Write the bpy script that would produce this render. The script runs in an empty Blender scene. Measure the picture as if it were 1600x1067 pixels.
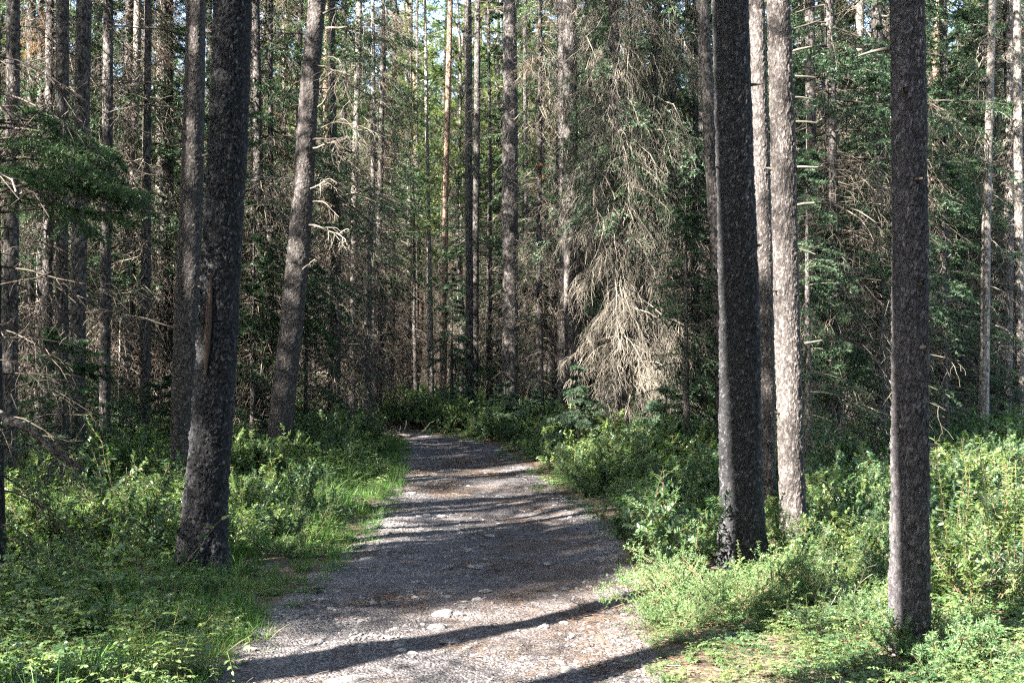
import bpy, math, random
import numpy as np
from mathutils import Vector

random.seed(5)
rng = np.random.default_rng(11)
scene = bpy.context.scene
COL = scene.collection

# ------------------------------------------------------------------ camera, sky, sun, exposure
F = 1778.0            # focal length in photograph pixels (1600 wide), 40 mm
HOR = 570.0           # horizon row
EYE = 1.65
cam_d = bpy.data.cameras.new("camera")
cam_d.lens = 40.0
cam_d.sensor_width = 36.0
cam_d.clip_start = 0.05
cam_d.clip_end = 2000.0
cam = bpy.data.objects.new("camera", cam_d)
cam.location = (0, 0, EYE)
cam.rotation_euler = (math.radians(90 + 1.18), 0, 0)
COL.objects.link(cam)
scene.camera = cam

SUN_EL = math.radians(36)
AZ = math.radians(50)                       # heading of the light on the ground, from +Y towards +X
SD = np.array([math.sin(AZ) * math.cos(SUN_EL), math.cos(AZ) * math.cos(SUN_EL), -math.sin(SUN_EL)])

world = bpy.data.worlds.new("World")
scene.world = world
world.use_nodes = True
wn = world.node_tree
bg = wn.nodes["Background"]
sky = wn.nodes.new("ShaderNodeTexSky")
sky.sky_type = 'NISHITA'
sky.sun_disc = False
sky.sun_elevation = SUN_EL
sky.sun_rotation = math.radians(180) + AZ
sky.air_density = 1.0
sky.dust_density = 1.6
wn.links.new(sky.outputs[0], bg.inputs[0])
bg.inputs[1].default_value = 0.07

sun_d = bpy.data.lights.new("sun", 'SUN')
sun_d.energy = 5.0
sun_d.angle = math.radians(0.53)
sun_d.color = (1.0, 0.935, 0.84)
sun = bpy.data.objects.new("sun", sun_d)
sun.rotation_euler = Vector(SD).to_track_quat('-Z', 'Y').to_euler()
COL.objects.link(sun)

vs = scene.view_settings
vs.view_transform = 'Standard'
vs.look = 'None'
vs.gamma = 1.0
vs.use_curve_mapping = False
vs.exposure = 3.7
scene.display_settings.display_device = 'sRGB'
scene.cycles.max_bounces = 7
scene.cycles.diffuse_bounces = 4
scene.cycles.glossy_bounces = 2
scene.cycles.transmission_bounces = 4
scene.cycles.transparent_max_bounces = 4
scene.cycles.caustics_reflective = False
scene.cycles.caustics_refractive = False
scene.cycles.use_denoising = False
scene.cycles.filter_width = 1.25

# ------------------------------------------------------------------ helpers: numbers
def wpx(px, depth):
    return (px - 800.0) / F * depth

def zpx(py, depth):
    return EYE + (HOR - py) / F * depth

def depth_of(py):
    return EYE * F / (py - HOR)

def nrm(a):
    return a / np.maximum(np.linalg.norm(a, axis=-1, keepdims=True), 1e-9)

def vnoise(x, y, seed=0):
    """smooth 2-D value noise in 0..1"""
    x = np.asarray(x, float); y = np.asarray(y, float)
    xi = np.floor(x).astype(np.int64); yi = np.floor(y).astype(np.int64)
    fx = x - xi; fy = y - yi
    fx = fx * fx * (3 - 2 * fx); fy = fy * fy * (3 - 2 * fy)
    def h(a, b):
        n = (a * 374761393 + b * 668265263 + seed * 982451653) & 0xffffffff
        n = ((n ^ (n >> 13)) * 1274126177) & 0xffffffff
        n = n ^ (n >> 16)
        return (n & 0xffff) / 65535.0
    return (h(xi, yi) * (1 - fx) + h(xi + 1, yi) * fx) * (1 - fy) + (h(xi, yi + 1) * (1 - fx) + h(xi + 1, yi + 1) * fx) * fy

def fbm(x, y, seed=0, octs=3):
    s = 0.0; a = 0.5
    for k in range(octs):
        s = s + a * vnoise(np.asarray(x) * 2 ** k, np.asarray(y) * 2 ** k, seed + k * 17)
        a *= 0.5
    return s / (1 - 0.5 ** octs)

# path: centre x and half width as functions of depth
PY = np.array([-14., 0., 5., 6.0, 7.9, 10.9, 13., 15.4, 18.5, 22.6, 24.4, 26., 28., 30., 33.])
PL = np.array([-1.7, -1.62, -1.58, -1.54, -1.45, -1.28, -1.33, -1.47, -1.72, -2.05, -2.35, -3.0, -5.2, -9.0, -16.])
PR = np.array([.5, .55, .60, .62, .74, .85, .70, .45, .10, -.45, -.85, -1.5, -2.8, -5.0, -11.])

def path_lr(y):
    return np.interp(y, PY, PL), np.interp(y, PY, PR)

def path_dist(x, y):
    """negative inside the path, metres outside it"""
    l, r = path_lr(y)
    wob = (fbm(np.asarray(y) * 0.9, np.asarray(x) * 0 + 3.3, 5) - 0.5) * 0.35
    return np.maximum(l - x, x - r) + wob

def ground_h(x, y):
    x = np.asarray(x, float); y = np.asarray(y, float)
    d = path_dist(x, y)
    base = (fbm(x * 0.22, y * 0.22, 1) - 0.5) * (0.06 + 0.16 * np.clip((y - 10) / 15, 0, 1)) + (fbm(x * 1.1, y * 1.1, 9) - 0.5) * 0.07
    far = np.clip((y - 30) / 60, 0, 1) * 0.5
    side = 0.035 * np.clip(d / 0.8, 0, 1)
    inside = np.clip(-d / 0.7, 0, 1)
    bumps = (fbm(x * 0.5 + 7, y * 0.8, 21) - 0.5) * 0.10 + (fbm(x * 2.2, y * 2.2, 31) - 0.5) * 0.045
    rut = -0.03 * inside
    k = np.clip(d / 0.6 + 0.3, 0, 1)
    return (base + far + side) * k + (bumps + rut) * (1 - k)

# ------------------------------------------------------------------ helpers: mesh building
class MB:
    def __init__(self):
        self.v = []; self.idx = []; self.tot = []; self.mat = []; self.tone = []; self.aux = []; self.n = 0
    def add(self, verts, faces, mat=0, tone=0.5, aux=0.0):
        verts = np.asarray(verts, np.float32).reshape(-1, 3)
        faces = np.asarray(faces, np.int64)
        m = len(verts)
        self.v.append(verts)
        self.idx.append((faces + self.n).ravel())
        self.tot.append(np.full(len(faces), faces.shape[1], np.int32))
        self.mat.append(np.full(len(faces), mat, np.int32))
        self.tone.append(np.broadcast_to(np.asarray(tone, np.float32), (m,)))
        self.aux.append(np.broadcast_to(np.asarray(aux, np.float32), (m,)))
        self.n += m
    def mesh(self, name, mats, smooth=True):
        me = bpy.data.meshes.new(name)
        v = np.concatenate(self.v); idx = np.concatenate(self.idx).astype(np.int32)
        tot = np.concatenate(self.tot); mat = np.concatenate(self.mat)
        me.vertices.add(len(v)); me.vertices.foreach_set("co", v.ravel())
        me.loops.add(len(idx)); me.loops.foreach_set("vertex_index", idx)
        me.polygons.add(len(tot))
        st = np.zeros(len(tot), np.int32); st[1:] = np.cumsum(tot)[:-1]
        me.polygons.foreach_set("loop_start", st)
        me.polygons.foreach_set("loop_total", tot)
        for m in mats:
            me.materials.append(m)
        me.polygons.foreach_set("material_index", mat)
        me.polygons.foreach_set("use_smooth", np.full(len(tot), smooth))
        a = me.attributes.new("tone", 'FLOAT', 'POINT'); a.data.foreach_set("value", np.concatenate(self.tone))
        a = me.attributes.new("aux", 'FLOAT', 'POINT'); a.data.foreach_set("value", np.concatenate(self.aux))
        me.update(calc_edges=True)
        return me

def tubes(mb, P, R, sides=4, mat=0, tone=None):
    """P (M,K,3) polylines, R (M,K) radii"""
    P = np.asarray(P, float); M, K, _ = P.shape
    if M == 0: return
    R = np.broadcast_to(np.asarray(R, float), (M, K))
    T = nrm(np.gradient(P, axis=1))
    ref = np.where(np.abs(T.mean(1)[:, 2:3]) > 0.8, np.array([[1., 0, 0]]), np.array([[0, 0, 1.]]))[:, None, :]
    A = nrm(np.cross(T, np.broadcast_to(ref, T.shape)))
    B = np.cross(T, A)
    th = np.arange(sides) / sides * 2 * np.pi
    V = P[:, :, None, :] + R[:, :, None, None] * (A[:, :, None, :] * np.cos(th)[None, None, :, None] + B[:, :, None, :] * np.sin(th)[None, None, :, None])
    V = V.reshape(-1, 3)
    k = np.arange(K - 1)[:, None]; s = np.arange(sides)[None, :]
    f = np.stack([k * sides + s, k * sides + (s + 1) % sides, (k + 1) * sides + (s + 1) % sides, (k + 1) * sides + s], -1).reshape(-1, 4)
    fa = (f[None] + (np.arange(M) * K * sides)[:, None, None]).reshape(-1, 4)
    if tone is None: tone = rng.random(M)
    mb.add(V, fa, mat, np.repeat(np.broadcast_to(tone, (M,)), K * sides))

def grow(start, dirs, length, K=6, droop=0.0, wander=0.1, g=None):
    """polylines from start along dirs, bending down by droop (scalar or (M,)) with random wander"""
    start = np.asarray(start, float); d = nrm(np.asarray(dirs, float)); M = len(start)
    length = np.broadcast_to(np.asarray(length, float), (M,))
    droop = np.broadcast_to(np.asarray(droop, float), (M,))
    P = np.zeros((M, K, 3)); P[:, 0] = start
    for k in range(1, K):
        d = d + rng.normal(0, wander, (M, 3))
        d[:, 2] -= droop / (K - 1)
        d = nrm(d)
        P[:, k] = P[:, k - 1] + d * (length / (K - 1))[:, None]
    return P

def along(P, t):
    """P (M,K,3), t (M,n) -> points and tangents (M,n,3)"""
    M, K, _ = P.shape
    u = np.clip(t * (K - 1), 0, K - 1.001); i = u.astype(int); f = (u - i)[..., None]
    m = np.arange(M)[:, None]
    a = P[m, i]; b = P[m, i + 1]
    return a + (b - a) * f, nrm(b - a)

def side_twigs(P, L, n, frac, ang=0.9, K=3, droop=0.3, wander=0.08, t0=0.12, flat=0.3, taper=0.75):
    """n side twigs to each polyline, left and right in its flat plane"""
    M = len(P)
    t = t0 + (1 - t0) * (np.arange(n)[None] + rng.random((M, n))) / n
    t = np.clip(t, 0, 0.99)
    pos, T = along(P, t)
    up = np.array([0, 0, 1.0])
    S = nrm(np.cross(T, up) + 1e-6)
    N = np.cross(S, T)
    sgn = np.where((np.arange(n)[None] + rng.integers(0, 2, (M, 1))) % 2 == 0, 1.0, -1.0)[..., None]
    a = (ang * (0.75 + 0.5 * rng.random((M, n))))[..., None]
    D = T * np.cos(a) + S * sgn * np.sin(a) + N * rng.normal(0, flat, (M, n, 1))
    ln = np.broadcast_to(np.asarray(L), (M,))[:, None] * frac * (1 - taper * t) * (0.6 + 0.7 * rng.random((M, n)))
    Q = grow(pos.reshape(-1, 3), D.reshape(-1, 3), ln.ravel(), K, droop, wander)
    return Q, ln.ravel(), t.ravel()

def needles(mb, P, n, l, w, mat, fwd=0.6, tone=None, up=0.15, t0=0.0):
    M = len(P)
    t = t0 + (1 - t0) * rng.random((M, n))
    pos, T = along(P, t)
    r = rng.normal(0, 1, (M, n, 3))
    r = nrm(r - T * (r * T).sum(-1, keepdims=True))
    D = nrm(T * fwd + r + np.array([0, 0, up]))
    S = nrm(np.cross(D, rng.normal(0, 1, (M, n, 3))))
    ll = l * (0.7 + 0.6 * rng.random((M, n, 1)))
    V = np.stack([pos - S * w * 0.5, pos + S * w * 0.5, pos + D * ll], 2).reshape(-1, 3)
    Fc = np.arange(M * n * 3).reshape(-1, 3)
    if tone is None: tone = rng.random(M)
    mb.add(V, Fc, mat, np.repeat(np.broadcast_to(tone, (M,)), n * 3))

def leaves(mb, pos, D, N, l, w, mat, tone=None, fold=0.18, curl=0.12):
    """oval leaves of eight faces with a folded midrib"""
    pos = np.asarray(pos, float); M = len(pos)
    D = nrm(D); S = nrm(np.cross(D, N)); U = np.cross(S, D)
    l = np.broadcast_to(np.asarray(l, float), (M,))[:, None]; w = np.broadcast_to(np.asarray(w, float), (M,))[:, None]
    def pt(a, b, c): return pos + D * l * a + S * w * b + U * l * c
    V = np.stack([pt(0, 0, 0), pt(.32, .48, fold * .35), pt(.68, .40, fold * .3 - curl * .4), pt(1, 0, -curl),
                  pt(.68, -.40, fold * .3 - curl * .4), pt(.32, -.48, fold * .35), pt(.32, 0, 0), pt(.68, 0, -curl * .4)], 1).reshape(-1, 3)
    o = (np.arange(M) * 8)[:, None, None]
    tri = np.array([[0, 1, 6], [2, 3, 7], [3, 4, 7], [5, 0, 6]]); quad = np.array([[1, 2, 7, 6], [6, 7, 4, 5]])
    if tone is None: tone = rng.random(M)
    tn = np.repeat(np.broadcast_to(tone, (M,)), 8)
    base = mb.n
    mb.add(V, (tri[None] + o).reshape(-1, 3), mat, tn)
    q = (quad[None] + o).reshape(-1, 4) + base - mb.n
    mb.add(np.zeros((0, 3)), q, mat, np.zeros(0))

# ------------------------------------------------------------------ helpers: objects
def tag(o, label=None, cat=None, group=None, kind=None):
    if label: o["label"] = label
    if cat: o["category"] = cat
    if group: o["group"] = group
    if kind: o["kind"] = kind
    return o

def link(name, me, parent=None, kind=None):
    o = bpy.data.objects.new(name, me)
    COL.objects.link(o)
    if parent is not None: o.parent = parent
    if kind: o["kind"] = kind
    return o

def root(name, label, cat, loc, rot=0.0, scale=1.0, group=None, tilt=(0, 0)):
    o = bpy.data.objects.new(name, None)
    o.empty_display_size = 0.3
    COL.objects.link(o)
    o.location = loc; o.rotation_euler = (tilt[0], tilt[1], rot); o.scale = (scale,) * 3
    return tag(o, label, cat, group)

# ------------------------------------------------------------------ materials
def new_mat(name):
    m = bpy.data.materials.new(name); m.use_nodes = True
    nt = m.node_tree; nt.nodes.clear()
    out = nt.nodes.new("ShaderNodeOutputMaterial")
    return m, nt, out

def ramp(nt, fac, stops):
    r = nt.nodes.new("ShaderNodeValToRGB")
    e = r.color_ramp.elements
    while len(e) < len(stops): e.new(0.5)
    for q, (p, c) in zip(e, stops):
        q.position = p; q.color = (*c, 1)
    nt.links.new(fac, r.inputs[0])
    return r.outputs[0]

def mixc(nt, fac, a, b, mode='MIX'):
    n = nt.nodes.new("ShaderNodeMix"); n.data_type = 'RGBA'; n.blend_type = mode
    for sock, val in ((n.inputs[0], fac), (n.inputs[6], a), (n.inputs[7], b)):
        if hasattr(val, "is_output"): nt.links.new(val, sock)
        elif isinstance(val, tuple): sock.default_value = (*val, 1) if len(val) == 3 else val
        else: sock.default_value = val
    return n.outputs[2]

def math_n(nt, op, a, b=0.0, c=None):
    n = nt.nodes.new("ShaderNodeMath"); n.operation = op
    for i, val in enumerate((a, b) if c is None else (a, b, c)):
        if hasattr(val, "is_output"): nt.links.new(val, n.inputs[i])
        else: n.inputs[i].default_value = val
    return n.outputs[0]

def attr(nt, name):
    n = nt.nodes.new("ShaderNodeAttribute"); n.attribute_name = name
    return n.outputs["Fac"]

def objrand(nt):
    n = nt.nodes.new("ShaderNodeObjectInfo")
    return n.outputs["Random"]

def leaf_mat(name, stops, trans=0.4, spec=0.35, rough=0.45, rand=0.35):
    m, nt, out = new_mat(name)
    t = math_n(nt, 'ADD', math_n(nt, 'MULTIPLY', attr(nt, "tone"), 1 - rand), math_n(nt, 'MULTIPLY', objrand(nt), rand))
    col = ramp(nt, t, stops)
    p = nt.nodes.new("ShaderNodeBsdfPrincipled")
    p.inputs["Roughness"].default_value = rough
    p.inputs["Specular IOR Level"].default_value = spec
    nt.links.new(col, p.inputs["Base Color"])
    tr = nt.nodes.new("ShaderNodeBsdfTranslucent")
    tc = mixc(nt, 1.0, col, (1.55, 1.7, 0.70), 'MULTIPLY')
    nt.links.new(tc, tr.inputs[0])
    mx = nt.nodes.new("ShaderNodeMixShader"); mx.inputs[0].default_value = trans
    nt.links.new(p.outputs[0], mx.inputs[1]); nt.links.new(tr.outputs[0], mx.inputs[2])
    nt.links.new(mx.outputs[0], out.inputs[0])
    return m

def bark_mat(name, dark, mid, light, scale=26.0, near=False, moss=None):
    m, nt, out = new_mat(name)
    tc = nt.nodes.new("ShaderNodeTexCoord")
    mp = nt.nodes.new("ShaderNodeMapping"); mp.inputs["Scale"].default_value = (1, 1, 0.55)
    add = nt.nodes.new("ShaderNodeVectorMath"); add.operation = 'ADD'
    nt.links.new(tc.outputs["Object"], add.inputs[0])
    sc = nt.nodes.new("ShaderNodeVectorMath"); sc.operation = 'SCALE'
    sc.inputs[0].default_value = (3.1, 5.7, 9.3); nt.links.new(objrand(nt), sc.inputs["Scale"])
    nt.links.new(sc.outputs[0], add.inputs[1])
    nt.links.new(add.outputs[0], mp.inputs[0])
    vo = nt.nodes.new("ShaderNodeTexVoronoi"); vo.inputs["Scale"].default_value = scale
    nt.links.new(mp.outputs[0], vo.inputs["Vector"])
    n1 = nt.nodes.new("ShaderNodeTexNoise"); n1.inputs["Scale"].default_value = scale * 2.6; n1.inputs["Detail"].default_value = 4
    nt.links.new(mp.outputs[0], n1.inputs["Vector"])
    n2 = nt.nodes.new("ShaderNodeTexNoise"); n2.inputs["Scale"].default_value = 2.2; n2.inputs["Detail"].default_value = 3
    nt.links.new(mp.outputs[0], n2.inputs["Vector"])
    sep = nt.nodes.new("ShaderNodeSeparateColor"); nt.links.new(vo.outputs["Color"], sep.inputs[0])
    if near:
        cell = math_n(nt, 'ADD', math_n(nt, 'MULTIPLY', math_n(nt, 'POWER', attr(nt, "tone"), 1.6), 0.62), math_n(nt, 'MULTIPLY', sep.outputs[0], 0.38))
        cell = math_n(nt, 'MULTIPLY', cell, math_n(nt, 'ADD', math_n(nt, 'MULTIPLY', attr(nt, "aux"), 0.75), 0.3))
    else:
        cell = sep.outputs[0]
    fac = math_n(nt, 'ADD', math_n(nt, 'MULTIPLY', cell, 0.62), math_n(nt, 'MULTIPLY', n1.outputs[0], 0.38))
    fac = math_n(nt, 'ADD', fac, math_n(nt, 'MULTIPLY', math_n(nt, 'SUBTRACT', n2.outputs[0], 0.5), 0.16))
    col = ramp(nt, fac, [(0.22, dark), (0.50, mid), (0.80, light)])
    # pale lichen flecks
    n3 = nt.nodes.new("ShaderNodeTexNoise"); n3.inputs["Scale"].default_value = scale * 1.7; n3.inputs["Detail"].default_value = 8
    nt.links.new(add.outputs[0], n3.inputs["Vector"])
    fl = nt.nodes.new("ShaderNodeMapRange"); fl.inputs[1].default_value = 0.62; fl.inputs[2].default_value = 0.70
    nt.links.new(n3.outputs[0], fl.inputs[0])
    col = mixc(nt, math_n(nt, 'MULTIPLY', fl.outputs[0], 0.5), col, (0.24, 0.225, 0.20))
    if moss:
        n4 = nt.nodes.new("ShaderNodeTexNoise"); n4.inputs["Scale"].default_value = 5; n4.inputs["Detail"].default_value = 4
        nt.links.new(add.outputs[0], n4.inputs["Vector"])
        f2 = nt.nodes.new("ShaderNodeMapRange"); f2.inputs[1].default_value = 0.55; f2.inputs[2].default_value = 0.7
        nt.links.new(n4.outputs[0], f2.inputs[0])
        col = mixc(nt, math_n(nt, 'MULTIPLY', f2.outputs[0], 0.5), col, moss)
    p = nt.nodes.new("ShaderNodeBsdfPrincipled")
    p.inputs["Roughness"].default_value = 0.85; p.inputs["Specular IOR Level"].default_value = 0.25
    nt.links.new(col, p.inputs["Base Color"])
    b = nt.nodes.new("ShaderNodeBump"); b.inputs["Strength"].default_value = 0.9; b.inputs["Distance"].default_value = 0.008
    h = math_n(nt, 'ADD', math_n(nt, 'MULTIPLY', vo.outputs["Distance"], -0.9), n1.outputs[0])
    nt.links.new(h, b.inputs["Height"]); nt.links.new(b.outputs[0], p.inputs["Normal"])
    nt.links.new(p.outputs[0], out.inputs[0])
    return m

def twig_mat(name, stops, rand=0.3, spec=0.2):
    m, nt, out = new_mat(name)
    t = math_n(nt, 'ADD', math_n(nt, 'MULTIPLY', attr(nt, "tone"), 1 - rand), math_n(nt, 'MULTIPLY', objrand(nt), rand))
    tc = nt.nodes.new("ShaderNodeTexCoord")
    n1 = nt.nodes.new("ShaderNodeTexNoise"); n1.inputs["Scale"].default_value = 14; n1.inputs["Detail"].default_value = 3
    nt.links.new(tc.outputs["Object"], n1.inputs["Vector"])
    t = math_n(nt, 'ADD', math_n(nt, 'MULTIPLY', t, 0.7), math_n(nt, 'MULTIPLY', n1.outputs[0], 0.35))
    col = ramp(nt, t, stops)
    p = nt.nodes.new("ShaderNodeBsdfPrincipled")
    p.inputs["Roughness"].default_value = 0.8; p.inputs["Specular IOR Level"].default_value = spec
    nt.links.new(col, p.inputs["Base Color"])
    nt.links.new(p.outputs[0], out.inputs[0])
    return m

def stone_mat(name, stops, scale=9):
    m, nt, out = new_mat(name)
    tc = nt.nodes.new("ShaderNodeTexCoord")
    n1 = nt.nodes.new("ShaderNodeTexNoise"); n1.inputs["Scale"].default_value = scale; n1.inputs["Detail"].default_value = 6
    nt.links.new(tc.outputs["Object"], n1.inputs["Vector"])
    t = math_n(nt, 'ADD', math_n(nt, 'MULTIPLY', n1.outputs[0], 0.5), math_n(nt, 'MULTIPLY', objrand(nt), 0.5))
    col = ramp(nt, t, stops)
    p = nt.nodes.new("ShaderNodeBsdfPrincipled"); p.inputs["Roughness"].default_value = 0.8
    p.inputs["Specular IOR Level"].default_value = 0.3
    nt.links.new(col, p.inputs["Base Color"])
    b = nt.nodes.new("ShaderNodeBump"); b.inputs["Strength"].default_value = 0.5; b.inputs["Distance"].default_value = 0.01
    nt.links.new(n1.outputs[0], b.inputs["Height"]); nt.links.new(b.outputs[0], p.inputs["Normal"])
    nt.links.new(p.outputs[0], out.inputs[0])
    return m

def ground_mat(name, c0, c1, c2, fine=30.0):
    m, nt, out = new_mat(name)
    tc = nt.nodes.new("ShaderNodeTexCoord")
    def noise(s, d=6):
        n = nt.nodes.new("ShaderNodeTexNoise"); n.inputs["Scale"].default_value = s; n.inputs["Detail"].default_value = d
        nt.links.new(tc.outputs["Object"], n.inputs["Vector"]); return n.outputs[0]
    big = noise(0.9, 4); mid = noise(6); fin = noise(fine, 8)
    vo = nt.nodes.new("ShaderNodeTexVoronoi"); vo.inputs["Scale"].default_value = fine * 1.6
    nt.links.new(tc.outputs["Object"], vo.inputs["Vector"])
    sep = nt.nodes.new("ShaderNodeSeparateColor"); nt.links.new(vo.outputs["Color"], sep.inputs[0])
    f = math_n(nt, 'ADD', math_n(nt, 'MULTIPLY', fin, 0.45), math_n(nt, 'MULTIPLY', sep.outputs[0], 0.55))
    f = math_n(nt, 'ADD', f, math_n(nt, 'MULTIPLY', math_n(nt, 'SUBTRACT', mid, 0.5), 0.6))
    f = math_n(nt, 'ADD', f, math_n(nt, 'MULTIPLY', attr(nt, "aux"), 0.35))
    col = ramp(nt, f, [(0.15, c0), (0.5, c1), (0.9, c2)])
    # rusty fallen needles gather in patches
    fl = nt.nodes.new("ShaderNodeMapRange"); fl.inputs[1].default_value = 0.42; fl.inputs[2].default_value = 0.62
    nt.links.new(big, fl.inputs[0])
    n5 = noise(fine * 1.3, 3)
    f5 = nt.nodes.new("ShaderNodeMapRange"); f5.inputs[1].default_value = 0.42; f5.inputs[2].default_value = 0.6
    nt.links.new(n5, f5.inputs[0])
    col = mixc(nt, math_n(nt, 'MULTIPLY', math_n(nt, 'MULTIPLY', fl.outputs[0], f5.outputs[0]), attr(nt, "tone")), col, (0.088, 0.060, 0.046))
    p = nt.nodes.new("ShaderNodeBsdfPrincipled"); p.inputs["Roughness"].default_value = 0.9
    p.inputs["Specular IOR Level"].default_value = 0.2
    nt.links.new(col, p.inputs["Base Color"])
    b = nt.nodes.new("ShaderNodeBump"); b.inputs["Strength"].default_value = 0.8; b.inputs["Distance"].default_value = 0.02
    h = math_n(nt, 'ADD', math_n(nt, 'MULTIPLY', vo.outputs["Distance"], -0.7), math_n(nt, 'ADD', fin, mid))
    nt.links.new(h, b.inputs["Height"]); nt.links.new(b.outputs[0], p.inputs["Normal"])
    nt.links.new(p.outputs[0], out.inputs[0])
    return m

M_SPRUCE = leaf_mat("spruce_needles", [(0.0, (0.016, 0.034, 0.018)), (0.55, (0.034, 0.068, 0.032)), (1.0, (0.075, 0.120, 0.055))], 0.22, 0.4, 0.5)
M_BOUGH_LIT = leaf_mat("lit_bough_needles", [(0.0, (0.024, 0.052, 0.026)), (0.6, (0.055, 0.100, 0.045)), (1.0, (0.12, 0.17, 0.075))], 0.3, 0.4, 0.5)  # spruce needles lightened in colour to stand in for light on the bough
M_BLUESPRUCE = leaf_mat("pale_spruce_needles", [(0.0, (0.060, 0.105, 0.070)), (1.0, (0.14, 0.20, 0.13))], 0.25, 0.4, 0.5)
M_PINE = leaf_mat("pine_needles", [(0.0, (0.045, 0.080, 0.022)), (0.5, (0.085, 0.125, 0.034)), (1.0, (0.15, 0.18, 0.055))], 0.35, 0.4, 0.45)
M_DEADNEEDLE = leaf_mat("brown_needles", [(0.0, (0.10, 0.060, 0.035)), (1.0, (0.22, 0.13, 0.075))], 0.25, 0.2, 0.7)
M_LITTER = leaf_mat("fallen_needles", [(0.0, (0.055, 0.036, 0.025)), (1.0, (0.13, 0.085, 0.055))], 0.0, 0.2, 0.8)
M_LEAF = leaf_mat("shrub_leaf", [(0.0, (0.028, 0.066, 0.038)), (0.5, (0.055, 0.108, 0.052)), (1.0, (0.105, 0.160, 0.066))], 0.42, 0.6, 0.38)
M_LEAFPALE = leaf_mat("pale_leaf", [(0.0, (0.068, 0.135, 0.052)), (0.5, (0.118, 0.186, 0.072)), (1.0, (0.22, 0.255, 0.105))], 0.42, 0.6, 0.38)
M_GRASS = leaf_mat("grass_blade", [(0.0, (0.045, 0.110, 0.028)), (0.6, (0.075, 0.155, 0.038)), (0.86, (0.12, 0.18, 0.055)), (0.95, (0.26, 0.22, 0.10))], 0.42, 0.35, 0.45)
M_JUNIPER = leaf_mat("juniper_needles", [(0.0, (0.050, 0.105, 0.045)), (1.0, (0.140, 0.210, 0.085))], 0.3, 0.4, 0.5)
M_BARK_DARK = bark_mat("dark_scaly_bark", (0.009, 0.010, 0.011), (0.027, 0.027, 0.031), (0.115, 0.108, 0.108), 84, True)
M_BARK_BROWN = bark_mat("brown_scaly_bark", (0.021, 0.018, 0.018), (0.076, 0.067, 0.064), (0.20, 0.173, 0.158), 84, True)
M_BARK_GREY = bark_mat("grey_scaly_bark", (0.024, 0.022, 0.025), (0.068, 0.063, 0.068), (0.155, 0.143, 0.142), 90, True)
M_BARK = bark_mat("pine_bark", (0.014, 0.012, 0.012), (0.048, 0.043, 0.042), (0.13, 0.116, 0.107), 40)
M_BARK_PALE = bark_mat("bleached_bark", (0.075, 0.066, 0.060), (0.17, 0.152, 0.135), (0.31, 0.28, 0.245), 40)
M_BARK_RUST = bark_mat("rusty_bark", (0.05, 0.035, 0.026), (0.14, 0.095, 0.068), (0.27, 0.19, 0.14), 34)
M_TWIG = twig_mat("dead_twig", [(0.1, (0.028, 0.022, 0.019)), (0.5, (0.070, 0.057, 0.047)), (0.95, (0.24, 0.205, 0.165))], 0.5)
M_TWIG_PALE = twig_mat("bleached_twig", [(0.1, (0.060, 0.053, 0.046)), (0.5, (0.150, 0.133, 0.110)), (0.95, (0.29, 0.262, 0.215))])
M_STEM = twig_mat("shrub_stem", [(0.1, (0.060, 0.040, 0.026)), (0.9, (0.17, 0.12, 0.07))])
M_STEMG = twig_mat("green_stem", [(0.1, (0.060, 0.085, 0.030)), (0.9, (0.15, 0.14, 0.055))])
M_SCAR = twig_mat("bare_wood", [(0.1, (0.030, 0.022, 0.018)), (0.9, (0.085, 0.060, 0.045))])
M_STONE = stone_mat("grey_stone", [(0.2, (0.085, 0.081, 0.082)), (0.55, (0.150, 0.143, 0.140)), (0.9, (0.26, 0.25, 0.24))])
M_PATH = ground_mat("path_gravel", (0.028, 0.026, 0.028), (0.069, 0.063, 0.065), (0.165, 0.155, 0.153), 46)
M_SOIL = ground_mat("forest_soil", (0.028, 0.022, 0.016), (0.080, 0.062, 0.042), (0.18, 0.14, 0.09), 22)

# ------------------------------------------------------------------ ground and path
def grid_mesh(name, xs, ys, mat, hfun, tonefun=None, auxfun=None):
    X, Y = np.meshgrid(xs, ys)
    Z = hfun(X, Y)
    nx, ny = len(xs), len(ys)
    V = np.stack([X, Y, Z], -1).reshape(-1, 3)
    j, i = np.meshgrid(np.arange(ny - 1), np.arange(nx - 1), indexing='ij')
    a = (j * nx + i).ravel()
    f = np.stack([a, a + 1, a + nx + 1, a + nx], -1)
    mb = MB()
    mb.add(V, f, 0, 0.6 if tonefun is None else tonefun(X, Y).ravel(), 0.0 if auxfun is None else auxfun(X, Y).ravel())
    return mb.mesh(name, [mat])

xs = np.concatenate([[-600, -300, -150, -90], np.arange(-60, -12, 1.5), np.arange(-12, 12, 0.25), np.arange(12, 60, 1.5), [90, 150, 300, 600]])
ys = np.concatenate([[-300, -120, -60], np.arange(-40, 0, 1.5), np.arange(0, 34, 0.25), np.arange(34, 90, 1.5), [120, 200, 400, 900]])
g = link("forest_floor", grid_mesh("forest_floor", xs, ys, M_SOIL, ground_h))
tag(g, "brown forest floor under the trees and undergrowth", "ground", None, "structure")

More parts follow.
